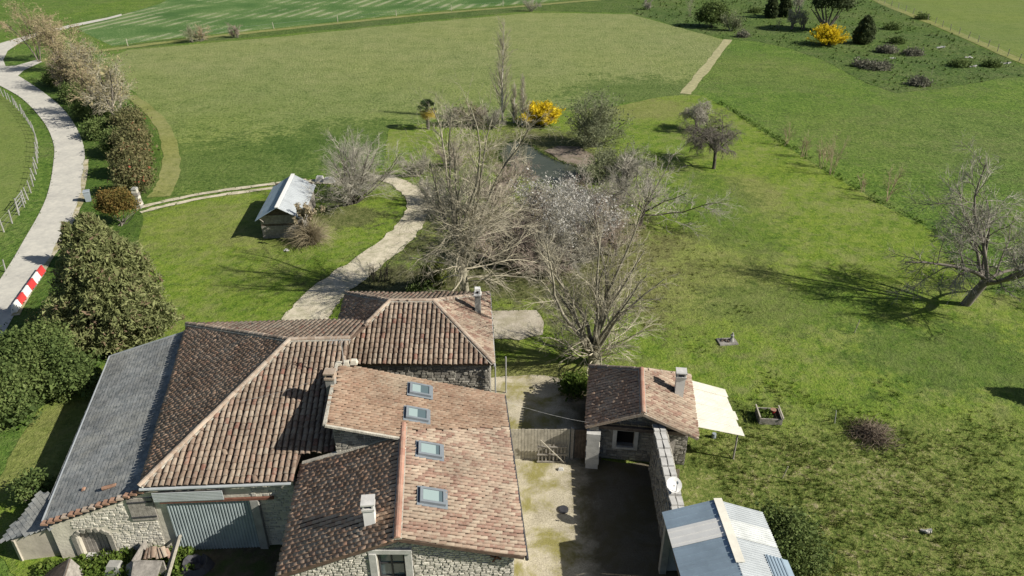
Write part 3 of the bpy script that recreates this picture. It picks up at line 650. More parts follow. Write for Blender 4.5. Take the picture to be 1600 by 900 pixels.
b = MB(); b.cyl((-.93, 32.1, 3.42), (-1.38, 39.95, 3.42), .06, n=8); b.cyl((-.9, 32.15, 3.4), (-.9, 32.15, .1), .04, n=8); b.put('gutter', M['wire'], wing)
b = MB(); b.cyl((-.35, 34.2, 0), (-.35, 34.2, 2.6), .04, n=8); b.put('pole', M['wire'], None, label='thin grey metal pole standing at the edge of the gravel terrace', category='pole')
nn_ = (a3 - a2).cross(r2 - a2).normalized(); nn_ = nn_ if nn_.z > 0 else -nn_
cb = GP(747, 489, a2, nn_); chimney(wing, cb, .34, .34, 1.25, 'cement', 'white', 0, 1, 'slim grey chimney with white cowl')

# ================================================================== BARN
barn = root('barn', 'big stone barn with ribbed tile hipped roof, slate side aisle and metal door', 'barn', (-13, 28, 0))
SW, SE_, PK = V(-15.5, 22.6, 4), V(-9.3, 22.95, 4), V(-10.93, 30.2, 6.3)
ns = (SE_ - SW).cross(PK - SW).normalized()
def onS(x, y): return V(x, y, SW.z - (ns.x * (x - SW.x) + ns.y * (y - SW.y)) / ns.z)
RE = V(-8.05, 30.35, 0); RE = onS(RE.x, RE.y); NW = V(-18.5, 35.4, 4.0); NE = V(-8.0, 35.9, 4.0)
nn2 = (PK - NW).cross(RE - NW).normalized(); NE = V(-8.0, 35.9, NW.z - (nn2.x * (-8.0 - NW.x) + nn2.y * (35.9 - NW.y)) / nn2.z)
pS = [SW, SE_, onS(-9.15, 24.35), onS(-7.72, 24.4), RE, PK]; pWb = [NW, SW, PK]; pN = [PK, RE, NE, NW]
broof = roofpart(barn, [pS, pWb, pN])
T = Tiling(barn)
T.lay(broof, pS, 'tile_rib', seed=41, sx=.255); T.lay(broof, pWb, 'tile_old', seed=42, sx=.205, sy=.235, stag=.5, sz=.55); T.lay(broof, pN, 'tile_rib', seed=43, sx=.26)
ST, SR = V(-18.42, 35.15, 3.72), V(-15.42, 22.7, 3.72); BL = G(65, 820, 2.2)
na = (SR - ST).cross(BL - ST).normalized(); na = na if na.z > 0 else -na; TL = GP(172, 557, ST, na); MD = GP(230, 538, ST, na)
sroof = roofpart(barn, [[ST, SR, BL, TL, MD]], .10, 'slatedeck', 'aisle_roof')
T.lay(sroof, [ST, SR + V(0, .1, 0), BL, TL, MD], 'slate', 'slate', .23, .19, .006, .5, 44)
T.finish()
for p, q in ((PK, RE), (SW, PK), (NW, PK)): ridge(broof, p + V(0, 0, .05), q + V(0, 0, .05), 'ridge', .13, .42, 9, .08)
b = MB(); rs = random.Random(4); n_ = 15
for i in range(n_):                                    # brick and tile coping on the slate verge
    c = SR.lerp(BL, (i + .4) / n_) + V(0, -.02, .05)
    m_ = MB(); m_.box(c, (.30, .26, .09), Matrix.Rotation(rs.uniform(-.2, .2), 3, 'Z'), top=.9); m_.put('verge_brick', M['brick'] if rs.random() < .75 else M['ridge'], sroof)
b = MB(); b.beam(ST + V(0, 0, .02), TL + V(0, 0, .02), .12, .06); b.beam(TL + V(-.02, 0, 0), BL + V(-.02, 0, 0), .06, .10); b.put('verge_strip', M['zinc'], sroof)
fallen = [(685, 0), (0, 0)]
b = MB(); c = GP(171, 764, ST, na) + na * .06; b.cyl(c + V(-.28, 0, -.03), c + V(.28, .12, .07), .09, .08, n=8); b.put('loose_red_tile', M['brick'], sroof)
b = MB(); c = GP(132, 765, ST, na) + na * .05; b.box(c, (.14, .2, .12), top=.6); b.put('loose_brick', M['brick'], sroof)
bw = MB()
BF = wall(bw, (-15.25, 22.8), (-9.3, 23.12), 3.85, [(.62, 3.98, -.1, 2.95)])
FA = wall(bw, (-19.75, 22.35), (-15.26, 22.8), [(0, 1.98), (4.5, 3.55)], [(.95, 2.15, -.1, 1.55)])
wall(bw, (-8.9, 35.5), (-17.9, 35.2), 3.8); wall(bw, (-18.4, 34.9), (-21.9, 34.2), [(0, 3.4), (3.5, 2.4)])
tlw = V(TL.x + .2, TL.y - .3, 0); WA = wall(bw, (tlw.x, tlw.y), (-19.7, 22.8), TL.z - .15 if TL.z < 2.3 else 2.1)
bw.put('wall', M['render'], barn)
stones('aisle_wall_stones', barn, FA, 'stone', [(.8, 2.3, 0, 1.75), (3.3, 4.5, 1.85, 3.6)], 0.05, .21, .12, 51, .85, .9, 4.45, .03)
stones('barn_wall_stones', barn, BF, 'stone', [(.5, 4.1, -.1, 3.85)], 0.05, .26, .14, 52, .8, 4.1, None, .03)
dm = MB(); dlt = BF[1]; o_ = BF[0] + dlt * .5 - BF[2] * .06; nrib = 27; Wd = 3.55
for i in range(nrib):
    u_ = Wd * (i + .5) / nrib
    dm.add([o_ + dlt * (u_ - Wd / nrib / 2) + V(0, 0, .05), o_ + dlt * (u_ - Wd / nrib * .18) - BF[2] * .055 + V(0, 0, .05), o_ + dlt * (u_ + Wd / nrib * .18) - BF[2] * .055 + V(0, 0, .05), o_ + dlt * (u_ + Wd / nrib / 2) + V(0, 0, .05)]
           + [o_ + dlt * (u_ - Wd / nrib / 2) + V(0, 0, 3.0), o_ + dlt * (u_ - Wd / nrib * .18) - BF[2] * .055 + V(0, 0, 3.0), o_ + dlt * (u_ + Wd / nrib * .18) - BF[2] * .055 + V(0, 0, 3.0), o_ + dlt * (u_ + Wd / nrib / 2) + V(0, 0, 3.0)],
           [(0, 1, 5, 4), (1, 2, 6, 5), (2, 3, 7, 6)])
dm.box(o_ + dlt * Wd / 2 + BF[2] * .03 + V(0, 0, 1.5), (Wd, .03, 2.9), Matrix.Rotation(math.atan2(dlt.y, dlt.x), 3, 'Z'))
dd = dm.put('sliding_door', M['door_steel'], barn)
b = MB(); b.beam(o_ + dlt * -.15 + V(0, -.1, 3.08), o_ + dlt * 4.6 + V(0, -.1, 3.08), .10, .12); b.put('door_rail', M['rust'], barn)
b = MB()
for i in range(12): b.beam(o_ + dlt * (-.35) + V(0, -.16 + i * .0, 3.16 + i * .042), o_ + dlt * 2.55 + V(0, -.16, 3.16 + i * .042), .03 + .02 * (i % 2), .04)
b.put('sheet_above_door', M['zinc'], barn)
sh = MB(); so = FA[0] + FA[1] * 3.45 - FA[2] * .05
for i in range(6): m_ = MB(); m_.box(so + FA[1] * (.1 + i * .175) + V(0, 0, 2.62), (.165, .04, 1.25), Matrix.Rotation(math.atan2(FA[1].y, FA[1].x), 3, 'Z')); (m_.put('shutter_board', M['wood_grey'], barn))
b = MB()
for dz in (2.2, 3.05): b.beam(so - FA[2] * .035 + V(0, 0, dz), so + FA[1] * 1.05 - FA[2] * .035 + V(0, 0, dz), .03, .07)
b.put('shutter_bar', M['iron'], barn)
b = MB(); oa = FA[0] + FA[1] * 1.55 - FA[2] * .03                    # stone arch round the low door
for i in range(9):
    t = math.pi * (i / 8); c = oa - FA[1] * math.cos(t) * .72 + V(0, 0, 1.22 + math.sin(t) * .40); b.box(c, (.17, .08, .2), Matrix.Rotation(-(t - math.pi / 2) * .8, 3, 'Y'))
for sx_ in (-.74, .74): b.box(oa + FA[1] * sx_ + V(0, 0, .6), (.20, .08, 1.2))
b.put('door_arch', M['stone_dk'], barn)
for i in range(7):
    m_ = MB(); m_.box(FA[0] + FA[1] * (1.04 + i * .17) + FA[2] * .22 + V(0, 0, .78), (.16, .04, 1.5)); m_.put('door_board', M['wood_grey'], barn)
b = MB(); b.box(FA[0] + FA[1] * 1.55 - FA[2] * .2 + V(0, 0, .08), (1.0, .5, .16)); b.put('door_step', M['ashlar'], barn)
b = MB(); b.box(BF[0] + BF[1] * 4.25 - BF[2] * .1 + V(0, 0, 1.5), (.34, .25, 3.0)); b.put('door_pier', M['cement'], barn)
b = MB(); b.cyl(SW + V(0, -.07, -.08), SE_ + V(0, -.07, -.08), .07, n=8); b.put('gutter', M['zinc'], broof)
# lean-to hut at the left corner
hut = root('lean_to_hut', 'low concrete lean-to with grey slate roof beside the slate aisle', 'shed', (-20.5, 22.6, 0))
A, B_, C_, D_ = G(62, 768, 2.0), G(2, 846, 1.35), G(88, 822, 1.9), G(110, 790, 2.25)
nh = (C_ - B_).cross(A - B_).normalized(); nh = nh if nh.z > 0 else -nh; A = GP(62, 768, B_, nh); D_ = GP(118, 780, B_, nh)
hr = roofpart(hut, [[B_, C_, D_, A]], .08, 'slatedeck'); T = Tiling(hut); T.lay(hr, [B_, C_, D_, A], 'slate', 'slate', .24, .2, .006, .4, 61); T.finish(120)
b = MB(); p_, q_ = B_ + V(.3, .12, 0), C_ + V(-.02, .12, 0); wall(b, (p_.x, p_.y), (q_.x, q_.y), [(0, B_.z - .1), ((q_ - p_).length, C_.z - .12)], (), .15); wall(b, (A.x + .25, A.y - .3), (p_.x, p_.y), [(0, A.z - .22), ((A - p_).length * .95, B_.z - .16)], (), .15); b.put('wall', M['concrete'], hut)

# ================================================================== COTTAGE
cot = root('cottage', 'small stone outbuilding with tiled roof and white chimney beside the lawn', 'outbuilding', (6.4, 30, 0))
CF = Vector((.13, .9915, 0)); CE = Vector((.9915, -.13, 0)); CO = V(3.62, 28.15, 0)
def CW(a, b, z): p = CO + CE * a + CF * b; return V(p.x, p.y, z)
kL, kR = 1.15 / 2.7, 1.3 / 2.75; zr = 3.75
LF, LB, RF, RB = CW(0, 0, 2.6), CW(0, 5.15, 2.6), CW(5.45, 0, zr - 1.3), CW(5.45, 5.15, zr - 1.3); R0, R1 = CW(2.7, -.1, zr), CW(2.7, 3.55, zr)
RBz = V(RB.x, RB.y, RB.z); croof = roofpart(cot, [[LF, LB, R1, R0], [RF, RB, R1, R0], [LB, RB, R1]], .12)
T = Tiling(cot); T.lay(croof, [LF, LB, R1, R0], 'tile_old', seed=71, sx=.225, sy=.26, stag=.5, sz=.55); T.lay(croof, [RF, RB, R1, R0], 'tile_mix', seed=72, sx=.19, sy=.28, stag=.5); T.lay(croof, [LB, RB, R1], 'tile_rib', seed=73); T.finish()
ridge(croof, R0 + V(0, 0, .05), R1 + V(0, 0, .05), 'ridge_red', .13, .42, 11, .06); ridge(croof, LB + V(0, 0, .04), R1 + V(0, 0, .04), 'ridge', .11, .42, 12, .05); ridge(croof, RB + V(0, 0, .04), R1 + V(0, 0, .04), 'ridge', .11, .42, 13, .05)
b = MB(); b.beam(LF + V(0, 0, -.02), R0 + V(0, 0, -.02), .12, .14); b.beam(R0 + V(0, 0, -.02), RF + V(0, 0, -.02), .12, .14); b.put('verge', M['ridge'], croof)
b = MB(); p_, q_ = CW(.25, .75, 0), CW(5.1, .75, 0)
CFw = wall(b, (p_.x, p_.y), (q_.x, q_.y), [(0, 2.6), (2.45, 3.6), (4.85, 2.5)], [(1.35, 2.2, .95, 1.95)]); p2, q2 = CW(5.1, 1.2, 0), CW(5.1, 4.9, 0); wall(b, (p2.x, p2.y), (q2.x, q2.y), 2.5)
p3, q3 = CW(4.65, 4.9, 0), CW(.2, 4.9, 0); wall(b, (p3.x, p3.y), (q3.x, q3.y), 2.55); p4, q4 = CW(.2, 4.45, 0), CW(.2, .1, 0); wall(b, (p4.x, p4.y), (q4.x, q4.y), 2.55)
b.put('wall', M['darkmortar'], cot)
stones('front_wall_stones', cot, CFw, 'stone_dk', [(1.15, 2.4, .85, 2.15)], .1, .28, .15, 75, .9)
rm = Matrix.Rotation(math.atan2(CFw[1].y, CFw[1].x), 3, 'Z')
b = MB()
for sx_, sz_, du, dz in ((.2, 1.15, 1.24, 1.45), (.2, 1.15, 2.31, 1.45), (1.27, .16, 1.775, 2.06), (1.27, .14, 1.775, .86)): b.box(CFw[0] + CFw[1] * du - CFw[2] * .03 + V(0, 0, dz), (sx_, .14, sz_), rm)
b.put('window_surround', M['ashlar'], cot)
b = MB(); b.box(CFw[0] + CFw[1] * 1.775 + CFw[2] * .3 + V(0, 0, 1.45), (.84, .03, 1.0), rm); b.put('window', M['black'], cot)
b = MB(); k = 0
for i in range(6): 
    m_ = MB(); w_ = .62 + .06 * (i % 2); c = CW(.42, .02, 0); m_.box(V(c.x, c.y, .19 + i * .385), (w_, .42, .375), rm); m_.put('pier_block', M['ashlar'], cot)
b = MB(); c = CW(4.0, .45, 0); b.beam(c + V(0, 0, .05), c + V(.2, .22, 1.75), .75, .05, up=(0, 1, 0)); b.put('old_door', M['wood_grey'], None, label='old grey plank door leaning against the outbuilding front wall', category='door')
b = MB(); p_, q_ = CW(.1, .3, 2.45), CW(5.2, .3, 2.45); b.beam(p_, q_, .16, .2); b.put('lintel_beam', M['wood_dark'], cot)
nc = (RB - RF).cross(R0 - RF).normalized(); nc = nc if nc.z > 0 else -nc
cb = GP(1060, 616, RF, nc); chimney(cot, cb, .44, .46, 1.15, 'white', 'ashlar', -.13, 0, 'tall whitewashed chimney')
# white sheet canopy
can = root('canopy', 'cream metal sheet canopy sloping from the outbuilding to the lawn', 'canopy', (10.3, 30, 0))
p_, q_, r_, s_ = CW(5.2, 1.2, 2.25), CW(5.2, 5.0, 2.3), V(11.55, 32.2, 1.75), V(11.55, 28.5, 1.7)
nsh = 6
for i in range(nsh):
    m_ = MB(); t0, t1 = i / nsh, (i + 1) / nsh + .02; z_ = V(0, 0, .024 * (i % 2)); ex = random.Random(i).uniform(0, .16)
    a_, b2, c2, d2 = p_.lerp(q_, t0) + z_, p_.lerp(q_, t1) + z_, s_.lerp(r_, t1) + V(ex, 0, 0) + z_, s_.lerp(r_, t0) + V(ex, 0, 0) + z_
    n2 = (b2 - a_).cross(d2 - a_).normalized(); n2 = n2 if n2.z > 0 else -n2; m_.slab([a_, b2, c2, d2], n2, .02)
    for j in range(6):
        t = (j + .5) / 6; m_.beam(a_.lerp(b2, t) + n2 * .008, d2.lerp(c2, t) + n2 * .008, .035, .02, n2)
    m_.put('sheet', M['white_sheet'], can)
for P_ in (r_ + V(-.15, -.2, 0), s_ + V(-.15, .2, 0)): m_ = MB(); m_.cyl(V(P_.x, P_.y, 0), P_ - V(0, 0, .05), .05, n=8); m_.put('post', M['wood_grey'], can)

# ================================================================== BOUNDARY WALL, METAL SHED
yw = root('yard_wall', 'thick old stone boundary wall between courtyard and lawn', 'wall', (7.1, 25, 0))
b = MB(); YW = wall(b, (6.95, 27.95), (6.70, 22.0), 2.85, (), .55); b.put('wall', M['darkmortar'], yw)
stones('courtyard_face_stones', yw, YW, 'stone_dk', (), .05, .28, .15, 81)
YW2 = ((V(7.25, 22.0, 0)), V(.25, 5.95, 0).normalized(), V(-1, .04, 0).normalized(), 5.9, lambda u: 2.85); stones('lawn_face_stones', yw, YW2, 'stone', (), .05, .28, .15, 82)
rs = random.Random(5)
for i in range(10):
    for j in range(2):
        m_ = MB(); y_ = 22.3 + i * .6; m_.box((6.98 + j * .3 - .02 * (27.9 - y_), y_, 2.88 + rs.uniform(0, .03)), (.27, .54, .10), Matrix.Rotation(rs.uniform(-.08, .08), 3, 'Z'), top=.92); m_.put('coping_stone', M['ashlar'], yw)
sd_ = root('satellite_dish', 'white satellite dish on the boundary wall', 'satellite dish', (6.98, 23.4, 2.9))
b = MB(); c = V(0, 0, .45); ax = V(.1, -.55, .8).normalized(); sx_ = ax.cross(V(0, 0, 1)).normalized(); up_ = sx_.cross(ax); vs = [c - ax * .06]; fs = []; K = 16
for ring, (rr, dz) in enumerate(((.16, -.045), (.34, .02))):
    for i in range(K): t = 2 * math.pi * i / K; vs.append(c + sx_ * math.cos(t) * rr + up_ * math.sin(t) * rr + ax * dz)
fs += [(0, 1 + i, 1 + (i + 1) % K) for i in range(K)] + [(1 + i, 1 + K + i, 1 + K + (i + 1) % K, 1 + (i + 1) % K) for i in range(K)]
b.add(vs, fs); b.add([v - ax * .012 for v in vs], [f[::-1] for f in fs]); b.put('dish', M['white'], sd_, local=True)
b = MB(); b.cyl((0, 0, -.03), (0, 0, .40), .025, n=8); b.beam(V(0, 0, .42) - up_ * .3, V(0, 0, .45) + ax * .45, .02, .02); b.put('mast', M['iron'], sd_, local=True)
b = MB(); b.box(V(0, 0, .45) + ax * .45, (.07, .07, .1)); b.put('receiver', M['frame'], sd_, local=True)
ms = root('metal_shed', 'open shed with ribbed steel sheet roof and a pale skylight strip', 'shed', (8.4, 18.5, 0))
yN = 22.05
def SHP(side, y, t):  # t 0 ridge..1 eave
    xr = 8.35 + (22 - y) * .02; return V(xr + (-2.12 + .02 * (22 - y) if side < 0 else 2.05) * t, y - (.0 if side < 0 else .0), 3.85 - .72 * t)
ny = 9; y_ = yN
for side in (-1, 1):
    for i in range(ny):
        ya, yb = yN - i * .95, yN - (i + 1) * .95 + .015; z_ = V(0, 0, .012 * (i % 2) + (.004 if side > 0 else 0)); m_ = MB()
        A_, B2, C2, D2 = SHP(side, ya, 0), SHP(side, yb, 0), SHP(side, yb, 1), SHP(side, ya, 1)
        n2 = (B2 - A_).cross(D2 - A_).normalized(); n2 = n2 if n2.z > 0 else -n2
        m_.slab([A_ + z_, B2 + z_, C2 + z_, D2 + z_], n2, .015)
        nr = 3 if side < 0 else 8
        for j in range(nr):
            t = (j + .5) / nr; m_.beam(A_.lerp(B2, t) + z_ + n2 * .012, D2.lerp(C2, t) + z_ + n2 * .012, .04 if side < 0 else .05, .03, n2)
        mat_ = 'white' if (side < 0 and i == 1) else ('steel_blue' if side < 0 else 'zinc')
        m_.put('roof_sheet', M[mat_ if not (side > 0 and i in (1, 4, 7)) else 'zinc_pale'], ms, label='pale translucent skylight sheet' if mat_ == 'white' else None)
b = MB(); b.beam(SHP(1, yN + .03, 0) + V(.1, 0, .03), SHP(1, yN - 3.2, 0) + V(.1, 0, .03), .34, .03); b.put('ridge_capping', M['white_sheet'], ms, label='cream ridge strip')
b = MB(); 
for j in range(5): b.beam(SHP(1, 19.6, .68 + j * .07) + V(0, 0, .06), SHP(1, 15.9, .68 + j * .07) + V(0, 0, .06), .05, .05)
b.slab([SHP(1, 19.6, .64) + V(0, 0, .05), SHP(1, 15.9, .64) + V(0, 0, .05), SHP(1, 15.9, 1.1) + V(0, 0, .05), SHP(1, 19.6, 1.1) + V(0, 0, .05)], V(.33, 0, .94), .012); b.put('loose_roof_sheet', M['steel_blue'], ms)
for x_, y_ in ((6.45, 21.6), (6.5, 18.8), (6.6, 15.0), (10.2, 21.6), (10.25, 19), (10.3, 15)):
    m_ = MB(); m_.box((x_, y_, 1.5), (.28, .28, 3.0)); m_.put('post', M['cement'], ms)
b = MB(); b.box((10.05, 17.9, 1.45), (.1, 7.6, 2.8)); b.put('back_wall', M['wood_dark'], ms)
b = MB(); b.box((8.3, 21.7, 1.6), (3.9, .12, 3.1)); b.put('end_wall', M['zinc'], ms)
b = MB(); b.box((8.4, 17.9, 3.6), (.12, 7.6, .2)); b.put('purlin', M['wood_dark'], ms)
for x_ in (6.42, 10.2): m_ = MB(); m_.box((x_, 17.9, 2.95), (.12, 7.6, .2)); m_.put('purlin', M['wood_dark'], ms)

# ================================================================== BOARD GATE
gt = root('board_gate', 'tall grey board gate closing the courtyard beside the farmhouse', 'gate', (1.4, 28.6, 0))
rs = random.Random(8); n_ = 21
bme = []
for i in range(n_):
    m_ = MB(); x_ = -.42 + i * .163; m_.box((x_, 28.62, 1.02 + rs.uniform(-.015, .02)), (.150, .03, 2.04)); m_.put('board', M['wood_pale'], gt)
for z_ in (.35, 1.7): m_ = MB(); m_.box((1.2, 28.67, z_), (3.4, .07, .1)); m_.put('rail', M['wood_grey'], gt)
for x_ in (-.55, 3.05): m_ = MB(); m_.box((x_, 28.66, 1.05), (.14, .14, 2.1)); m_.put('post', M['wood_grey'], gt)
for i in range(5): m_ = MB(); m_.box((3.25 + i * .17, 28.7, .98), (.155, .03, 1.95)); m_.put('board', M['wood_dark'], gt)  # end boards coloured dark to paint in the shadow beside the pier
pk = root('picket_gate', 'small slatted picket gate leaning on the tall board gate', 'gate', (2.0, 28.35, 0))
for i in range(8): m_ = MB(); m_.box((1.35 + i * .19, 28.38, .62), (.07, .03, 1.2)); m_.put('picket', M['wood_grey'], pk)
for z_ in (.15, .62, 1.12): m_ = MB(); m_.box((2.02, 28.34, z_), (1.5, .04, .08)); m_.put('rail', M['wood_grey'], pk)
b = MB(); b.beam((1.4, 28.28, 1.65), (2.7, 28.25, .12), .035, .04); b.put('brace', M['wood_pale'], pk)

# ================================================================== WOODEN SHED (left lawn)
ws = root('timber_shed', 'small timber plank shed with pale metal roof on the left lawn', 'shed', G(448, 360))
P0 = G(404, 375); P1 = G(478, 378); dx_ = (P1 - P0); dx_ = V(dx_.x, 0.0, 0).normalized(); P0 = V(-20.75, 55.4, 0)
ax_ = (G(492, 322, 0) - G(478, 376, 0)); fwd = V(-.09, 1, 0).normalized(); rt = V(1, .09, 0).normalized()
Wd_, Ld_ = 3.3, 6.9; hE, hR = 2.0, 2.95
def SW_(a, b_, z): p = P0 + rt * a + fwd * b_; return V(p.x, p.y, z)
rs = random.Random(9)
for i in range(11):                                   # front planks, cut to the gable
    z0_, z1_ = i * .19, i * .19 + .18
    m_ = MB(); m_.beam(SW_(0, .0, (z0_ + z1_) / 2), SW_(Wd_, .0, (z0_ + z1_) / 2), .035 + .008 * (i % 2), .18); m_.put('plank', M['wood_grey'] if rs.random() < .88 else M['wood_dark'], ws)
for i in range(5):
    z_ = 2.1 + i * .17; k = (z_ + .08 - hE) / (hR - hE) * Wd_ / 2
    m_ = MB(); m_.beam(SW_(k, .03, z_), SW_(Wd_ - k, .03, z_), .035, .165); m_.put('plank', M['wood_dark'], ws)
for side in (0, Wd_):
    for i in range(11): m_ = MB(); z_ = i * .19 + .09; m_.beam(SW_(side, .06, z_), SW_(side, Ld_, z_), .035 + .02 * (i % 2), .18); m_.put('plank', M['wood_grey'], ws)
b = MB(); b.beam(SW_(0, Ld_ - .05, 1.2), SW_(Wd_, Ld_ - .05, 1.2), .06, 2.2); b.put('back_wall', M['wood_dark'], ws)
for k in range(2):
    for i in range(4):
        a0, a1_ = (-.25, Wd_ / 2) if k == 0 else (Wd_ / 2, Wd_ + .25)
        z_a, z_b = (hE - .17, hR) if k == 0 else (hR, hE - .17)
        b0, b1 = -.75 + i * 1.95, -.75 + (i + 1) * 1.95 - .012; dz = .008 * (i % 2)
        q4_ = [SW_(a0, b0, z_a + .1 + dz), SW_(a1_, b0, z_b + .1 + dz), SW_(a1_, b1, z_b + .1 + dz), SW_(a0, b1, z_a + .1 + dz)]
        n2 = (q4_[1] - q4_[0]).cross(q4_[2] - q4_[0]).normalized(); m_ = MB(); m_.slab(q4_, n2, .02)
        for j in range(6): t = (j + .5) / 6; m_.beam(q4_[0].lerp(q4_[3], t) + n2 * .006, q4_[1].lerp(q4_[2], t) + n2 * .006, .03, .02, n2)
        m_.put('roof_sheet', M['zinc'] if k else M['steel_blue'], ws)
b = MB(); b.beam(SW_(Wd_ / 2, -.75, hR + .12), SW_(Wd_ / 2, 7.05, hR + .12), .30, .05); b.put('ridge_capping', M['white'], ws)
b = MB(); b.beam(SW_(.25, -.05, 1.5), SW_(.15, -.6, 2.0), .07, .07); b.put('brace', M['wood_grey'], ws); b = MB(); b.beam(SW_(2.5, -.04, .9), SW_(2.1, -.05, .2), .05, .05); b.put('brace', M['wood_grey'], ws)

# ================================================================== VEGETATION
def unit(a): return a / np.maximum(np.linalg.norm(a, axis=-1, keepdims=True), 1e-9)
def grow(P, D, L, Rr, spec, rng):
    """all branches of one order at once: polylines (N, S+1, 3) and radii"""
    N, S = len(P), spec.get('seg', 4); pts = np.zeros((N, S + 1, 3)); pts[:, 0] = P; d = unit(D)
    w, tr, dr = spec.get('wander', .12), spec.get('trop', 0.0), spec.get('droop', 0.0)
    for s in range(S):
        d = d + rng.normal(0, w, (N, 3)); d[:, 2] += tr - dr * (s + 1) / S; d = unit(d)
        pts[:, s + 1] = pts[:, s] + d * (L / S)[:, None]
    t = np.linspace(0, 1, S + 1)[None, :]; rad = Rr[:, None] * (1 - t * (1 - spec.get('taper', .35)))
    return pts, rad
def tubes(pts, rad, sides):
    N, S1, _ = pts.shape; tan = np.gradient(pts, axis=1); tan = unit(tan)
    ref = np.where(np.abs(tan[..., 2:3]) > .85, np.array([1.0, 0, 0]), np.array([0, 0, 1.0])); u = unit(np.cross(tan, ref)); v = np.cross(tan, u)
    a = np.arange(sides) * 2 * np.pi / sides
    ring = pts[:, :, None, :] + rad[:, :, None, None] * (u[:, :, None, :] * np.cos(a)[None, None, :, None] + v[:, :, None, :] * np.sin(a)[None, None, :, None])
    V_ = ring.reshape(-1, 3); b = (np.arange(N)[:, None, None] * S1 + np.arange(S1 - 1)[None, :, None]) * sides
    i = np.arange(sides)[None, None, :]; j = (i + 1) % sides
    F_ = np.stack([b + i, b + j, b + sides + j, b + sides + i], -1).reshape(-1, 4); return V_, F_
def join(parts):
    VV, FF, o = [], [], 0
    for v, f in parts: VV.append(v); FF.append(f + o); o += len(v)
    return np.concatenate(VV), np.concatenate(FF)
def children(pts, rad, Ls, c, rng):
    N, S1, _ = pts.shape; n = c['n']; cnt = np.maximum(0, np.round(n * (Ls / max(Ls.mean(), 1e-6)) ** .7 + rng.uniform(-.5, .5, N))).astype(int) if N > 1 else np.array([n])
    idx = np.repeat(np.arange(N), cnt); K = len(idx)
    t = rng.uniform(c.get('t0', .25), c.get('t1', 1.0), K) * (S1 - 1.001); s = t.astype(int); f = (t - s)[:, None]
    P = pts[idx, s] * (1 - f) + pts[idx, s + 1] * f; tan = unit(pts[idx, s + 1] - pts[idx, s]); r = rad[idx, s] * (1 - f[:, 0]) + rad[idx, s + 1] * f[:, 0]
    perp = rng.normal(0, 1, (K, 3)); perp[:, 2] *= c.get('flat', 1.0); perp[:, 2] += c.get('side_up', 0.0); perp = unit(perp - tan * (perp * tan).sum(-1, keepdims=True))
    a = np.radians(rng.normal(c.get('ang', 40), c.get('dang', 10), K))[:, None]; D = tan * np.cos(a) + perp * np.sin(a)
    tt = t / (S1 - 1); L = Ls[idx] * c['lr'] * rng.uniform(.6, 1.25, K) * (1.15 - c.get('fall', .5) * tt); return P, D, L, np.minimum(r * .9, np.maximum(r * c['rr'], c.get('rmin', .006)))
def build_tree(base, h, spec, seed, lean=(0, 0)):
    """returns (limb parts, twig parts, tip points); spec = nested dict with kids"""
    rng = np.random.default_rng(seed); limbs, twigs, tips = [], [], []
    def rec(P, D, L, Rr, sp, lvl):
        pts, rad = grow(P, D, L, Rr, sp, rng)
        sides = sp.get('sides', 6 if lvl == 0 else 4 if lvl == 1 else 3)
        (limbs if sp.get('limb', lvl < 1) else twigs).append(tubes(pts, rad, sides))
        if not sp.get('kids') or sp.get('tips'): tips.append(pts[:, -1]); tips.append(pts[:, len(pts[0]) // 2])
        for c in sp.get('kids', []):
            p, d, l, r = children(pts, rad, L, c, rng)
            if len(p): rec(p, d, l, r, c, lvl + 1)
    st = spec['stems'] if 'stems' in spec else 1
    P = np.tile(np.array([[0.0, 0, -.05]]), (st, 1)) + (rng.normal(0, spec.get('foot', .25), (st, 3)) * np.array([1, 1, 0]) if st > 1 else 0)
    D = np.array([[lean[0], lean[1], 1.0]]) + (np.concatenate([unit(rng.normal(0, 1, (st, 2))) * rng.uniform(.05, 1, (st, 1)) * spec.get('spread', .35), np.zeros((st, 1))], 1) if st > 1 else 0)
    L = np.full(st, h * spec['L']) * rng.uniform(.8 if st > 1 else 1, 1.1 if st > 1 else 1, st)
    rec(P, D, L, np.full(st, spec['r']) * rng.uniform(.7 if st > 1 else 1, 1.1 if st > 1 else 1, st), spec, 0)
    return limbs, twigs, np.concatenate(tips)
def leaves(C, n, spread, size, rng, mat, aspect=1.6, up=0.0, rv=None):
    """n small leaf quads round each centre"""
    K = len(C) * n; c = np.repeat(C, n, 0) + rng.normal(0, 1, (K, 3)) * spread
    d = unit(rng.normal(0, 1, (K, 3)) + np.array([0, 0, up])); e = unit(np.cross(d, rng.normal(0, 1, (K, 3)))); s = (size * .9 * rng.lognormal(0, .38, K))[:, None]
    V_ = np.stack([c - d * s * .5 * aspect, c + e * s * .5, c + d * s * .5 * aspect, c - e * s * .5], 1).reshape(-1, 3); F_ = np.arange(K * 4).reshape(-1, 4)
    r = rng.uniform(0, 1, K) if rv is None else np.clip(np.repeat(rv, n) + rng.normal(0, .18, K), 0, 1)
    return V_, F_, r
NTREE = [0]
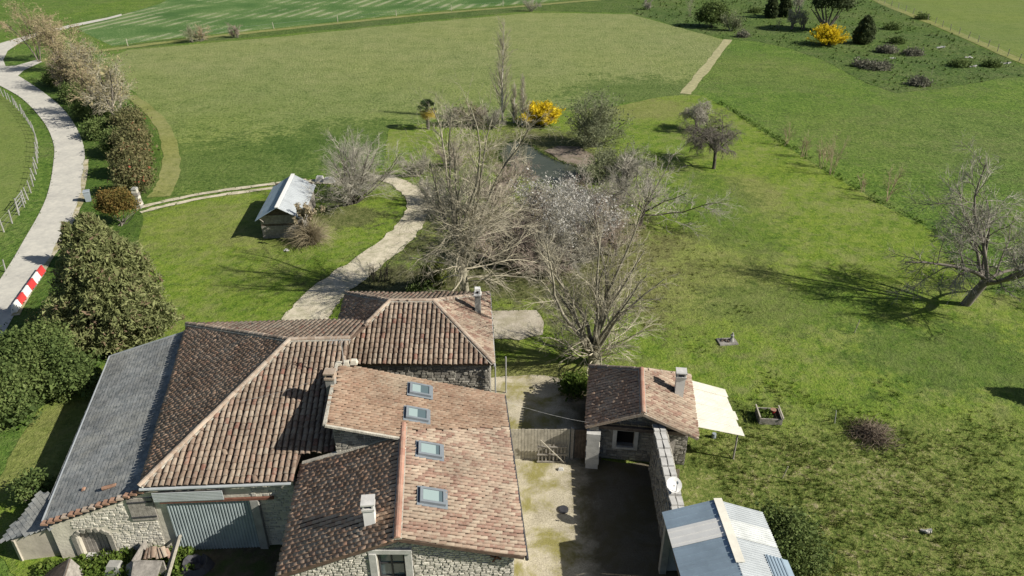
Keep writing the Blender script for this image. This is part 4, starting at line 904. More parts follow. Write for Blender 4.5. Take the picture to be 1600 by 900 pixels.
def tree(name, label, base, h, spec, bark='bark_grey', twig='twig_grey', seed=1, lean=(0, 0), group=None, cat='tree', extra=None):
    """extra = (material, leaves per tip, spread, size, share of tips)"""
    limbs, twigs, tips = build_tree(base, h, spec, seed, lean); o = root(name, label, cat, (0, 0, 0), group)
    v, f = join(limbs); link('trunk', mkmesh('trunk', v, f, M[bark], smooth=True), o, local=True)
    if twigs: v, f = join(twigs); link('crown', mkmesh('crown', v, f, M[twig]), o, local=True)
    NTREE[0] += sum(len(x[1]) for x in limbs + twigs) * 2
    if extra:
        rng = np.random.default_rng(seed + 99)
        if len(extra) == 5: extras = [extra]
        else: extras = extra
        for k, (m_, n_, sp_, sz_, sh_) in enumerate(extras):
            t = tips[rng.uniform(0, 1, len(tips)) < sh_]; v, f, r = leaves(t, n_, sp_, sz_, rng, m_)
            NTREE[0] += len(f) * 2; link({'blossom': 'blossom', 'budding': 'buds', 'willow': 'catkins', 'forsythia': 'flowers'}.get(m_, 'foliage'), mkmesh('leaves', v, f, M[m_], rnd=r), o, local=True)
    o.location = (base.x, base.y, 0); o.rotation_euler = (0, 0, 0); return o
# --- branch habits
def tw(n, lr=.5, r=.013, **k): return dict(dict(n=n, t0=.1, ang=36, lr=lr, rr=.6, seg=1, taper=.5, rmin=r), **k)
LIME_A = dict(L=.27, r=.34, seg=4, wander=.03, taper=.9, limb=True, kids=[
    dict(n=10, t0=.72, t1=1, ang=17, dang=9, lr=2.5, rr=.42, seg=9, wander=.13, trop=.10, taper=.25, fall=0, limb=True, kids=[
        dict(n=3, t0=.02, t1=.45, ang=68, dang=18, lr=.46, rr=.25, seg=8, wander=.16, droop=.20, taper=.3, kids=[
            dict(n=11, t0=.15, ang=38, lr=.40, rr=.45, seg=3, wander=.16, droop=.15, kids=[dict(n=5, t0=.2, ang=36, lr=.5, rr=.6, seg=2, droop=.15, rmin=.011)])]),
        dict(n=22, t0=.12, ang=40, dang=12, lr=.32, rr=.34, seg=4, wander=.13, trop=.03, kids=[dict(n=7, t0=.2, ang=35, lr=.45, rr=.5, seg=3, wander=.2, rmin=.013, kids=[tw(3, .6, .010)])])]),
    dict(n=15, t0=.45, t1=1, ang=66, dang=22, flat=.8, side_up=.05, lr=1.25, rr=.20, seg=8, wander=.15, trop=.03, droop=.17, taper=.3, fall=0, kids=[
        dict(n=12, t0=.2, ang=38, lr=.40, rr=.45, seg=4, wander=.14, droop=.13, kids=[dict(n=6, t0=.2, ang=35, lr=.5, rr=.6, seg=3, wander=.2, droop=.1, rmin=.010)])])])
LIME_B = dict(L=.12, r=.40, seg=3, wander=.03, taper=.95, kids=[
    dict(n=15, t0=.5, t1=1, ang=20, dang=10, lr=6.6, rr=.36, seg=10, wander=.10, trop=.05, taper=.2, fall=0, limb=True, kids=[
        dict(n=16, t0=.25, ang=30, dang=9, lr=.27, rr=.36, seg=4, wander=.12, trop=.03, kids=[dict(n=6, t0=.2, ang=32, lr=.5, rr=.5, seg=3, wander=.2, rmin=.012, kids=[tw(2, .6, .010)])])]),
    dict(n=20, t0=.3, t1=1, ang=60, dang=20, flat=.8, lr=3.2, rr=.13, seg=8, wander=.17, trop=.04, droop=.12, taper=.3, fall=0, kids=[
        dict(n=12, t0=.2, ang=36, lr=.38, rr=.5, seg=3, wander=.14, droop=.06, kids=[dict(n=6, ang=36, lr=.5, rr=.6, seg=2, rmin=.010)])])])
APPLE = dict(L=.30, r=.19, seg=4, wander=.06, taper=.8, kids=[
    dict(n=9, t0=.7, t1=1, ang=54, dang=12, lr=1.6, rr=.55, seg=6, wander=.18, trop=.03, taper=.3, fall=0, limb=True, kids=[
        dict(n=10, t0=.2, ang=45, lr=.52, rr=.5, seg=4, wander=.2, droop=.12, kids=[
            dict(n=9, t0=.10, ang=50, lr=.55, rr=.5, seg=3, wander=.2, droop=.36, rmin=.020, kids=[tw(10, .6, .019, droop=.6)])])])])
BIGWAL = dict(L=.24, r=.34, seg=4, wander=.05, taper=.8, kids=[
    dict(n=8, t0=.7, t1=1, ang=46, dang=14, lr=2.3, rr=.58, seg=7, wander=.15, trop=.07, taper=.3, fall=0, limb=True, kids=[
        dict(n=10, t0=.12, ang=50, lr=.50, rr=.42, seg=5, wander=.22, trop=.02, limb=True, sides=4, kids=[
            dict(n=11, t0=.1, ang=50, lr=.45, rr=.5, seg=3, wander=.2, rmin=.018, kids=[tw(8, .6, .012)])])])])
WALNUT = dict(L=.24, r=.30, seg=4, wander=.05, taper=.8, kids=[
    dict(n=7, t0=.75, t1=1, ang=40, dang=12, lr=2.6, rr=.58, seg=7, wander=.14, trop=.07, taper=.3, fall=0, limb=True, kids=[
        dict(n=10, t0=.15, ang=48, lr=.46, rr=.5, seg=5, wander=.18, trop=.03, limb=True, sides=4, kids=[
            dict(n=10, t0=.1, ang=48, lr=.45, rr=.45, seg=3, wander=.18, rmin=.020, kids=[tw(8, .55, .014, seg=2)])])])])
SPREADW = dict(L=.22, r=.18, seg=4, wander=.06, taper=.8, kids=[
    dict(n=9, t0=.5, t1=1, ang=52, dang=14, lr=2.6, rr=.5, seg=6, wander=.15, trop=.05, taper=.3, fall=0, limb=True, kids=[
        dict(n=11, t0=.12, ang=46, lr=.46, rr=.5, seg=4, wander=.18, trop=.03, kids=[
            dict(n=9, t0=.1, ang=45, lr=.45, rr=.5, seg=3, wander=.18, rmin=.018, kids=[tw(5, .6, .014)])])])])
def bushy(n1, n2, n3, r=.013, r0=.06): return dict(stems=n1, foot=.3, spread=1.05, L=.72, r=r0, seg=5, wander=.09, taper=.3, kids=[dict(n=n2, t0=.12, ang=34, lr=.44, rr=.45, seg=3, wander=.14, rmin=r * 1.3, kids=[dict(n=n3, t0=.1, ang=36, lr=.5, rr=.6, seg=2, rmin=r, kids=[tw(3, .6, r * .9)])])])
BUSHY = bushy(13, 11, 7); BUSHBIG = dict(bushy(22, 12, 7, .014, .08), spread=1.5); BUSHFAR = bushy(10, 9, 5, .024)
THIN = dict(stems=5, foot=.2, spread=.35, L=.85, r=.03, seg=4, wander=.08, taper=.3, kids=[dict(n=9, t0=.2, ang=28, lr=.35, rr=.5, seg=2, rmin=.018, kids=[tw(4, .5, .016)])])
HEDGET = dict(stems=4, foot=.3, spread=.35, L=.75, r=.13, seg=5, wander=.1, taper=.4, kids=[
    dict(n=11, t0=.2, ang=42, lr=.5, rr=.5, seg=4, wander=.14, trop=.04, kids=[dict(n=9, t0=.15, ang=40, lr=.45, rr=.5, seg=2, wander=.15, rmin=.026, kids=[tw(5, .6, .022)])])])
POPLAR = dict(L=.95, r=.14, seg=8, wander=.012, taper=.12, kids=[dict(n=90, t0=.06, t1=.98, ang=27, dang=7, lr=.25, rr=.35, seg=3, wander=.06, trop=.08, fall=.75, rmin=.020, kids=[dict(n=9, t0=.1, ang=26, lr=.5, rr=.6, seg=2, trop=.05, rmin=.015)])])
def walnut_pt(px, py): return G(px, py)
# the two great limes
tree('lime_tree', 'tall bare lime with mossy trunk and drooping lower branches behind the stone wing chimney', G(728, 470), 13.2, LIME_A, 'bark_pale', 'twig_pale', 9)
tree('lime_tree', 'bare many stemmed lime fanning up behind the small outbuilding', G(928, 568), 9.0, LIME_B, 'bark_pale', 'twig_pale', 8)
for px, py, hh, l_ in ((728, 470, 3.2, .42), (928, 568, 1.2, .5)):
    pass
tree('walnut_tree', 'bare spreading tree leaning right with long shadow at the right edge of the lawn', G(1508, 476), 10.4, BIGWAL, 'bark_grey', 'twig_grey', 14, lean=(.32, 0))
tree('apple_tree', 'bare umbrella shaped fruit tree standing alone in the middle of the mown lawn', G(1115, 264), 7.2, APPLE, 'bark_dark', 'bark_grey', 21, lean=(.15, .05))
tree('apple_tree', 'small low bare fruit tree just behind the umbrella shaped one', G(1088, 205), 4.6, APPLE, 'bark_grey', 'twig_grey', 22)
tree('bare_tree', 'dark limbed old bare tree at the right end of the grove', G(1000, 352), 8.8, SPREADW, 'bark_dark', 'twig_grey', 25, lean=(.1, 0))
tree('bare_tree', 'broad grey bush like tree with dark lower stems beside the timber shed', G(553, 318), 8.0, BUSHBIG, 'bark_dark', 'twig_grey', 31)
tree('blossom_tree', 'white blossoming tree in the middle of the grove in front of the pond', G(874, 382), 8.0, SPREADW, 'bark_grey', 'twig_grey', 34, extra=('blossom', 2, .22, .085, .55))
tree('bare_tree', 'tan budding tree between the tall lime and the blossom tree', G(812, 385), 5.6, SPREADW, 'bark_grey', 'twig_pink', 35, extra=('budding', 1, .12, .07, .15))
tree('bare_shrub', 'reddish brown bare shrub at the back of the grove left of the dark limbed tree', G(955, 372), 4.6, BUSHY, 'bark_grey', 'twig_pink', 36, cat='shrub')
tree('bare_shrub', 'pinkish grey bare shrub in the grove right of the blossom tree', G(925, 395), 4.0, BUSHY, 'bark_grey', 'twig_pink', 37, cat='shrub')
tree('bare_shrub', 'dull bare shrub on the bend inside the driveway left of the tall lime', G(672, 318), 3.6, BUSHY, 'bark_grey', 'twig_grey', 38, cat='shrub')
tree('bare_shrub', 'tangled bare shrub at the driveway bend nearest the gravel', G(655, 275), 3.2, BUSHY, 'bark_grey', 'twig_grey', 39, cat='shrub')
tree('bare_shrub', 'brownish bare shrub behind the tall lime near the palm', G(705, 262), 4.0, BUSHY, 'bark_grey', 'twig_pink', 40, cat='shrub')
tree('bare_shrub', 'red leaved thin shrub on the far pond bank left of the poplar', G(738, 198), 3.6, BUSHY, 'bark_grey', 'twig_pink', 41, cat='shrub', extra=('leaf_brown', 2, .1, .09, .10))
tree('bare_shrub', 'grey thicket between the palm and the red leaved shrub', G(705, 196), 3.0, BUSHY, 'bark_grey', 'twig_grey', 42, cat='shrub')
tree('bare_shrub', 'bare thicket at the foot of the tall slender poplar', G(770, 200), 3.4, BUSHY, 'bark_grey', 'twig_grey', 43, cat='shrub')
tree('bare_shrub', 'grey shrub in the grove in front of the blossom tree', G(858, 430), 3.4, BUSHY, 'bark_grey', 'twig_grey', 44, cat='shrub')
tree('bare_shrub', 'pale shrub among the grove under the tall lime right side', G(800, 415), 3.2, BUSHY, 'bark_grey', 'twig_pale', 45, cat='shrub')
tree('bare_tree', 'bare tree at the back of the grove by the pond corner', G(770, 335), 5.0, SPREADW, 'bark_dark', 'twig_pink', 46)
tree('bare_tree', 'thin pinkish tree low in the middle of the grove between the two limes', G(845, 420), 4.6, SPREADW, 'bark_grey', 'twig_pink', 61)
tree('bare_tree', 'greyish tree right of the blossom tree above the many stemmed lime', G(930, 345), 5.4, SPREADW, 'bark_grey', 'twig_grey', 62)
_src = [o for o in SC.objects if o.get('label', '').startswith(('thin pinkish tree low', 'tan budding tree between', 'greyish tree right of'))]
for k, (px, py, sc_, rz, lb) in enumerate(((772, 420, .95, 1.1, 'bare tree under the right hand drooping branches of the tall lime'), (838, 345, 1.0, 2.3, 'bare tree just left of the white blossom at the pond end'), (892, 420, .9, 3.9, 'bare tree behind the left stems of the many stemmed lime'), (805, 300, .8, 4.6, 'low bare tree at the near edge of the pond'), (905, 330, .85, 5.4, 'low bare tree behind the white blossom on its right'), (690, 345, .75, .7, 'low bare tree inside the driveway bend under the tall lime'), (962, 400, .8, 2.9, 'bare tree at the right foot of the grove below the dark limbed tree'))):
    q = G(px, py); copy_tree(_src[k % len(_src)], (q.x, q.y, 0), rz, sc_, lb)
tree('bare_tree', 'lichen grey tree between the dark limbed tree and the olive willows', G(975, 318), 5.2, HEDGET, 'bark_grey', 'twig_grey', 47)
tree('willow', 'large rounded grey green willow on the right bank of the pond', G(925, 228), 6.8, BUSHBIG, 'bark_grey', 'twig_olive', 51, extra=('willow', 2, .14, .09, .4))
tree('willow', 'smaller olive willow between the large willow and the grove', G(940, 285), 4.4, BUSHY, 'bark_grey', 'twig_olive', 52, extra=('willow', 2, .14, .09, .2))
tree('willow', 'olive bush right of the pond nearest the lawn', G(978, 282), 4.0, BUSHY, 'bark_grey', 'twig_olive', 53, extra=('willow', 2, .14, .09, .2))
tree('poplar', 'tall slender bare poplar on the far side of the pond', G(785, 190), 12.4, POPLAR, 'birch', 'twig_pale', 55)
tree('birch', 'thin white weeping birch just left of the yellow bush', G(816, 196), 6.2, POPLAR, 'birch', 'twig_pale', 56)
tree('birch', 'shorter thin white birch between the poplar and the other birch', G(803, 192), 5.0, POPLAR, 'birch', 'twig_pale', 57)
# sapling row along the lawn edge
for k, (px, py, hh) in enumerate(((1228, 228, 2.2), (1252, 245, 2.4), (1296, 272, 3.2), (1282, 262, 2.6), (1388, 314, 2.8), (1350, 300, 1.4))):
    lb = ['pale sapling furthest along the lawn edge', 'second pale sapling from the far end of the lawn edge', 'tallest pink brown sapling on the lawn edge', 'thin sapling just left of the tallest one on the lawn edge', 'lone sapling on the lawn edge nearest the big right tree', 'very small sapling on the lawn edge left of the lone one'][k]
    tree('sapling', lb, G(px, py), hh * 1.35, THIN, 'twig_tan', 'twig_tan', 60 + k, group='saplings along the lawn edge')
# hedge trees on the left
HT = [(62, 96, 10.5, 'tallest yellowish bare tree above the track junction at top left', 'twig_tan'), (96, 112, 9.0, 'tan bare tree just right of the tallest one at the track junction', 'twig_tan'), (122, 138, 8.5, 'tan budding tree in the middle of the hedge row', 'twig_tan'),
      (150, 146, 8.0, 'pale bare tree on the field side of the hedge row', 'twig_pale'), (182, 196, 8.6, 'bare hedge tree with forked trunk above the mixed hedge', 'twig_pale'), (152, 180, 7.0, 'grey bare tree shading the road bank', 'twig_tan'), (104, 142, 6.0, 'low brown scrubby tree next to the track mouth', 'twig_pink'), (176, 172, 6.5, 'small pale bare tree behind the forked hedge tree', 'twig_tan')]
for k, (px, py, hh, lb, tw) in enumerate(HT):
    tree('hedge_tree', lb, G(px, py), hh, HEDGET, 'bark_grey', tw, 70 + k, group='bare trees in the roadside hedge', extra=('budding', 1, .2, .13, .35))
for k, (px, py, hh, lb) in enumerate(((300, 66, 4.6, 'yellowish bare bush left one of the pair on the field track'), (314, 64, 4.0, 'grey bare bush right one of the pair on the field track'), (368, 59, 3.4, 'lone pinkish bush on the field track right of the pair'), (830, 18, 4.2, 'bare bush on the field track at the top centre'), (1010, 15, 3.0, 'small bare bush on the track left of the wild garden'), (1078, 26, 5.0, 'pale bare small tree at the top of the wild garden'))):
    tree('track_bush', lb, G(px, py), hh, BUSHFAR if k != 5 else THIN, 'bark_grey', ('twig_olive', 'twig_tan', 'twig_pink', 'twig_grey', 'twig_grey', 'twig_pale')[k], 80 + k, cat='bush', group='bushes along the field track' if k < 5 else None)

# --- leafy masses
def foliage(name, label, base, rx, ry, rz, zc, nclump, per, size, mat, seed, spread=.22, shell=.55, trunk=None, group=None, cat='shrub', part='foliage', stems=True, squash=1.0, rv=None, up=.2):
    rng = np.random.default_rng(seed); o = root(name, label, cat, (0, 0, 0), group)
    d = unit(rng.normal(0, 1, (nclump, 3))); d[:, 2] = np.where(d[:, 2] < -.35, -d[:, 2], d[:, 2])
    lump = 1 + .18 * np.sin(d[:, 0] * 5 + seed) * np.cos(d[:, 1] * 4.3 + seed * 2) + .12 * np.sin(d[:, 2] * 8 + seed)
    rad = (shell + (1 - shell) * rng.uniform(0, 1, nclump) ** .6) * lump
    C = d * rad[:, None] * np.array([rx, ry, rz]) * .9 + np.array([0, 0, zc]); C[:, 2] = np.maximum(C[:, 2], .08)
    r0 = .82 * np.clip(.5 + .5 * np.sin(C[:, 0] * 2.1 + C[:, 2] * 3 + seed) * rng.uniform(.2, 1, nclump), 0, 1) if rv is None else rv(C, rng)
    v, f, r = leaves(C, per, spread, size, rng, mat, up=up, rv=r0); NTREE[0] += len(f) * 2
    link(part, mkmesh(part, v, f, M[mat], rnd=r), o, local=True)
    if stems:
        n = 7; P = np.zeros((n, 3)); P[:, :2] = rng.normal(0, .12, (n, 2)); D = rng.normal(0, .5, (n, 3)); D[:, 2] = 1
        pts, rd = grow(P, D, np.full(n, (zc + rz) * .75), np.full(n, trunk or .045), dict(seg=4, wander=.1, taper=.3), rng); v, f = tubes(pts, rd, 5)
        link('stem' if not trunk else 'trunk', mkmesh('stem', v, f, M['bark_grey']), o, local=True)
    o.location = (base.x, base.y, 0); return o
def conifer(name, label, base, h, rbase, nfr, seed, mat='conifer', droop=.35, group=None, zlow=.06, shape=.8, leaf=.11, top=None):
    rng = np.random.default_rng(seed); o = root(name, label, 'tree', (0, 0, 0), group)
    z = h * (zlow + (1 - zlow) * rng.uniform(0, 1, nfr) ** 1.25); prof = (1 - ((z / h - zlow) / (1 - zlow)) ** 1.75) ** shape * (.82 + .18 * np.clip((z / h - zlow) * 6, 0, 1))
    az = rng.uniform(0, 2 * np.pi, nfr); lump = 1 + .14 * np.sin(az * 3 + z * .9 + seed) + .10 * np.sin(az * 7 - z * 1.7)
    R1 = rbase * prof * lump * rng.uniform(.80, 1.06, nfr) + .12; R0_ = R1 * rng.uniform(.45, .7, nfr)
    S = 5; C, sz, rr = [], [], []; r0 = np.clip(rng.normal(.45, .22, nfr), 0, .85); r0[rng.uniform(0, 1, nfr) < .03] = 1.0
    for s in range(S):
        t = s / (S - 1); rad = R0_ + (R1 - R0_) * t; zz = z + .5 * (R1 - R0_) * (t - droop * 2.2 * t * t) + rng.normal(0, .03, nfr)
        C.append(np.stack([np.cos(az) * rad, np.sin(az) * rad, np.maximum(zz, .1)], 1)); rr.append(np.clip(r0 + .12 * (t - .5), 0, 1))
    Cc = np.concatenate(C); Rv = np.concatenate(rr); v, f, r = leaves(Cc, 9 if nfr > 1000 else 7, .11, leaf, rng, mat, aspect=3.4, rv=Rv); NTREE[0] += len(f) * 2
    link('crown', mkmesh('crown', v, f, M[mat], rnd=r), o, local=True)
    pts, rd = grow(np.array([[0, 0, -.05]]), np.array([[0, 0, 1.0]]), np.array([h * .97]), np.array([rbase * .07 + .05]), dict(seg=6, wander=.01, taper=.12), rng); n = 60
    q = rng.uniform(.1, .9, n); az2 = rng.uniform(0, 6.283, n); P = np.stack([0 * q, 0 * q, q * h], 1); D = np.stack([np.cos(az2), np.sin(az2), 0 * q + .15], 1); L = rbase * .8 * (1 - q ** 1.7) ** shape + .1
    p2_, r2_ = grow(P, D, L, np.full(n, .035), dict(seg=3, wander=.06), rng)
    v, f = join([tubes(pts, rd, 7), tubes(p2_, r2_, 4)]); link('trunk', mkmesh('trunk', v, f, M['bark_grey'], smooth=True), o, local=True)
    o.location = (base.x, base.y, 0); return o
cb_ = G(192, 532)
conifer('conifer', 'huge dense bushy conifer between the road and the barn', cb_, 8.7, 3.35, 1700, 101, shape=.95, leaf=.088)
foliage('orange_shrub', 'orange tipped shrub showing behind the top of the huge conifer', G(192, 352), 1.7, 1.3, 1.2, 1.9, 300, 30, .10, 'leaf_orange', 102)
conifer('conifer', 'thin pale conifer between the huge conifer and the road', G(124, 415), 3.4, .8, 240, 103, shape=.9, leaf=.09)
foliage('shrub', 'large clipped dome shrub below the conifer at the left edge', G(62, 600), 2.7, 2.4, 2.4, 1.4, 650, 34, .10, 'leaf', 104, .25)
foliage('shrub', 'dark green shrub right of the dome shrub beside the barn', G(108, 612), 2.0, 1.6, 1.5, .9, 420, 34, .10, 'leaf', 105, .22)
foliage('shrub', 'dark green leafy shrub at the far left below the dome shrub', G(8, 655), 2.2, 2.0, 2.2, 1.2, 500, 34, .11, 'leaf', 106, .25)
foliage('shrub', 'small loose shrub growing against the corner of the slate aisle', G(62, 782), 1.0, .6, .9, .6, 100, 26, .09, 'leaf', 107)
foliage('shrub', 'brownish leafless shrub in the shade left of the huge conifer', G(100, 545), 1.8, 1.4, 1.5, 1.0, 260, 30, .09, 'leaf_brown', 108)
# mixed hedge
for k, (px, py, rx, ry, rz, mt, lb) in enumerate(((206, 214, 1.7, 2.4, 2.1, 'leaf_brown', 'bronze green hedge shrub at the far end beside the forked hedge tree'), (214, 245, 1.9, 2.2, 2.1, 'leaf_brown', 'second hedge shrub with red leaf tips'), (212, 275, 2.0, 2.0, 2.1, 'leaf_brown', 'third hedge shrub with red patch on its right side'), (215, 304, 1.7, 1.7, 1.9, 'leaf_brown', 'hedge shrub nearest the stone gate pillar'), (186, 240, 1.3, 2.2, 1.4, 'leaf', 'green hedge shrub on the road side of the bronze row'))):
    foliage('hedge_shrub', lb, G(px, py), rx * .88, ry * .9, rz * .9, rz * .7, 360, 24, .13, mt, 110 + k, .34, group='mixed shrubs in the roadside hedge')
for k, (px, py, sz, lb) in enumerate(((92, 132, 1.8, 'green undergrowth at the junction end of the hedge'), (122, 158, 1.9, 'dark undergrowth below the tan hedge trees'), (148, 185, 2.0, 'ivy green undergrowth half way along the road bank'), (160, 214, 1.7, 'ivy green undergrowth near the hedge shrubs'))):
    foliage('undergrowth', lb, G(px, py), sz * 1.1, sz * 1.1, sz * .75, sz * .4, 240, 24, .14, 'leaf', 120 + k, .3, group='undergrowth on the road bank', cat='bush')
# yellow bushes
def forsythia(label, base, w, h, seed):
    rng = np.random.default_rng(seed); o = root('forsythia', label, 'bush', (0, 0, 0), 'yellow flowering bushes')
    n = 150; az = rng.uniform(0, 6.283, n); el = rng.uniform(.1, 1.0, n); D = np.stack([np.cos(az) * (1 - el * .75), np.sin(az) * (1 - el * .75), .35 + el], 1)
    pts, rd = grow(rng.normal(0, w * .10, (n, 3)) * np.array([1, 1, 0]), D, h * rng.uniform(.85, 1.2, n), np.full(n, .02), dict(seg=6, wander=.06, droop=.05), rng); pts[:, :, :2] *= w * .5 / np.percentile(np.abs(pts[:, :, :2]), 97); pts[:, :, 2] *= h / pts[:, :, 2].max(); v, f = tubes(pts, rd, 3)
    link('stem', mkmesh('stem', v, f, M['bark_grey']), o, local=True, kind='stuff')
    C = pts[:, 2:].reshape(-1, 3); C = np.concatenate([C, (pts[:, 2:-1] * .5 + pts[:, 3:] * .5).reshape(-1, 3)]); v, f, r = leaves(C, 14, .12, .11, rng, 'forsythia'); link('flowers', mkmesh('flowers', v, f, M['forsythia'], rnd=r), o, local=True)
    o.location = (base.x, base.y, 0); NTREE[0] += len(f) * 2
forsythia('bright yellow flowering bush on the pond bank', G(846, 194), 3.6, 2.7, 131)
forsythia('bright yellow flowering bush under the dark pine in the wild garden', G(1291, 70), 5.0, 3.5, 132)
# palm
pm = root('palm', 'small fan palm with yellow skirt standing on the meadow edge', 'palm', (0, 0, 0)); rng = np.random.default_rng(140)
pts, rd = grow(np.array([[0, 0, -.05]]), np.array([[0, 0, 1.0]]), np.array([2.5]), np.array([.19]), dict(seg=8, wander=.01, taper=1.0), rng); rd[:, ::2] *= 1.15; v, f = tubes(pts, rd, 8); link('trunk', mkmesh('trunk', v, f, M['bark_grey'], smooth=False), pm, local=True)
for part_, nf, e0_, e1_, mat_ in (('frond', 34, .0, 1.3, 'palm'), ('dry_frond', 20, -.8, .05, 'palm_dry')):
    for k in range(nf):
        az = rng.uniform(0, 6.283) if part_ == 'frond' else rng.uniform(-2.2, 1.2); el = rng.uniform(e0_, e1_); d = np.array([math.cos(az) * math.cos(el), math.sin(az) * math.cos(el), math.sin(el)]); s_ = unit(np.cross(d, [0, 0, 1.0])); u_ = np.cross(s_, d); c0 = np.array([0, 0, 2.45]); m_ = MB(); m_.beam(Vector(c0), Vector(c0 + d * .65), .03, .02)
        for j in range(11):
            a_ = (j - 5) / 5 * 1.15; dd_ = d * math.cos(a_) + s_ * math.sin(a_); p0_ = c0 + d * .6; p1_ = p0_ + dd_ * .5 + np.array([0, 0, .02]); p2_ = p0_ + dd_ * .82 - np.array([0, 0, .18]); w_ = np.cross(dd_, u_) * .035
            m_.add([p0_, p1_ + w_, p2_, p1_ - w_], [(0, 1, 2, 3)])
        m_.put(part_, M[mat_], pm, local=True)
q = G(669, 202); pm.location = (q.x, q.y, 0)
# pampas grass
pg = root('pampas_grass', 'dry straw coloured pampas clump at the corner of the timber shed', 'grass clump', (0, 0, 0)); rng = np.random.default_rng(150)
n = 900; D = rng.normal(0, .55, (n, 3)); D[:, 2] = rng.uniform(.6, 1.6, n); P = rng.normal(0, .22, (n, 3)) * np.array([1, 1, 0]); pts, rd = grow(P, D, rng.uniform(1.2, 2.7, n), np.full(n, .020), dict(seg=5, wander=.03, droop=.45, taper=.2), rng); pts[:, :, 2] = np.maximum(pts[:, :, 2], .03); v, f = tubes(pts, rd, 3); link('blade', mkmesh('blade', v, f, M['pampas'], rnd=rng.uniform(0, 1, len(f))), pg, local=True, kind='stuff')
n = 22; D = rng.normal(0, .16, (n, 3)); D[:, 2] = 1; pts, rd = grow(rng.normal(0, .2, (n, 3)) * np.array([1, 1, 0]), D, rng.uniform(2.4, 3.4, n), np.full(n, .015), dict(seg=5, wander=.02), rng); v, f = tubes(pts, rd, 3); C = np.concatenate([pts[:, -1], pts[:, -2] * .4 + pts[:, -1] * .6]); v2, f2, r2v = leaves(C, 40, .09, .09, rng, 'pampas', up=1.5); link('plume', mkmesh('plume', v2, f2, M['pampas'], rnd=r2v), pg, local=True); link('stalk', mkmesh('stalk', v, f, M['pampas']), pg, local=True)
q = G(486, 379); pg.location = (q.x, q.y, 0)
# wild garden trees
pn = foliage('pine', 'dark round headed pine above the yellow bush', G(1292, 48), 3.6, 3.6, 2.6, 5.6, 420, 34, .26, 'conifer_dk', 160, .40, trunk=.28, cat='tree', part='crown', squash=1)
for k, (px, py, h_, rb, lb) in enumerate(((1204, 28, 4.4, 1.1, 'left dark conifer of the pair at the top of the wild garden'), (1224, 26, 4.8, 1.2, 'right dark conifer of the pair at the top of the wild garden'), (1347, 68, 4.6, 1.6, 'dark young pine right of the yellow bush'))):
    conifer('young_conifer', lb, G(px, py), h_, rb, 260, 161 + k, 'conifer_dk', .1, shape=.9, leaf=.22)
for k, (px, py, h_, lb) in enumerate(((1246, 20, 6.0, 'taller bare tree at the top edge of the wild garden'), (1238, 46, 5.2, 'thin bare tree left of the pine'), (1253, 46, 4.2, 'second thin bare tree left of the pine'), (1215, 44, 2.0, 'tiny bare sapling left in the wild garden'))):
    tree('garden_tree', lb, G(px, py), h_, HEDGET if k < 3 else THIN, 'bark_grey', 'twig_grey', 165 + k)
foliage('bush', 'rounded olive bush in the wild garden next to the mown path', G(1112, 42), 3.3, 3.0, 2.3, 2.0, 420, 26, .20, 'leaf', 170, .4, cat='bush')
tree('garden_bush', 'pale green wispy bush right of the rounded olive bush', G(1142, 48), 4.0, BUSHFAR, 'twig_olive', 'twig_olive', 171, cat='bush', extra=('willow', 1, .25, .16, .5))
for k, (px, py, rx, rz, mt, lb) in enumerate(((1385, 82, 2.6, 1.0, 'bramble', 'dark low bramble mound right of the young pine'), (1372, 108, 3.2, 1.0, 'bramble', 'pale grey bramble mound in the rough patch'), (1345, 104, 1.8, .7, 'bramble', 'small grey bramble mound left of the pale one'), (1435, 133, 2.2, .8, 'bramble', 'grey bramble mound at the lower edge of the rough patch'), (1400, 68, 1.6, .9, 'leaf', 'leafy low bush above the dark bramble'), (1425, 86, 2.2, .7, 'bramble', 'flat bramble mound near the white rubble'), (1500, 104, 2.5, .6, 'leaf', 'low weedy mound near the fence'), (1550, 104, 2.0, .5, 'leaf', 'low weedy mound beside the scattered white scraps'), (1180, 20, 2.0, .8, 'leaf', 'low bush at the top of the wild garden'), (1160, 58, 1.2, .6, 'bramble', 'small dark mound at the top end of the mown path'), (1440, 30, 2.0, .8, 'leaf', 'low bush beside the upper fence'), (1393, 46, 2.4, .8, 'leaf', 'leaning leafy bush right of the young pine'))):
    foliage('mound', lb, G(px, py), rx * .7, rx * .55, rz * .55, rz * .25, 110, 22, .15, mt, 175 + k, .35, cat='bush', stems=False)
# shrubs by the house and edges
foliage('shrub', 'yellow green upright shrub behind the stone wing', G(680, 455), .8, .8, 1.1, 1.0, 150, 26, .09, 'leaf_lime', 190)
foliage('shrub', 'dark clipped shrub left of the yellow green one behind the stone wing', G(662, 462), 1.0, .8, .7, .5, 140, 26, .09, 'leaf', 191)
foliage('shrub', 'leafy green shrub against the west side of the small outbuilding', G(900, 618), .9, .7, .7, .6, 130, 26, .09, 'ivy', 192)
foliage('shrub', 'overgrown clump beside the metal shed', G(1232, 862), 1.5, 2.2, 1.0, .5, 300, 26, .08, 'leaf', 193)
for k, (px, py, lb) in enumerate(((582, 440, 'left pruned bare shrub on the bed behind the stone wing'), (604, 438, 'right pruned bare shrub on the bed behind the stone wing'))): tree('pruned_shrub', lb, G(px, py), 1.9, THIN, 'bark_dark', 'bark_dark', 195 + k, cat='shrub')
conifer('garden_conifer', 'conifer standing just outside the right edge throwing its shadow on the grass', G(1742, 640), 4.2, 1.15, 340, 199)
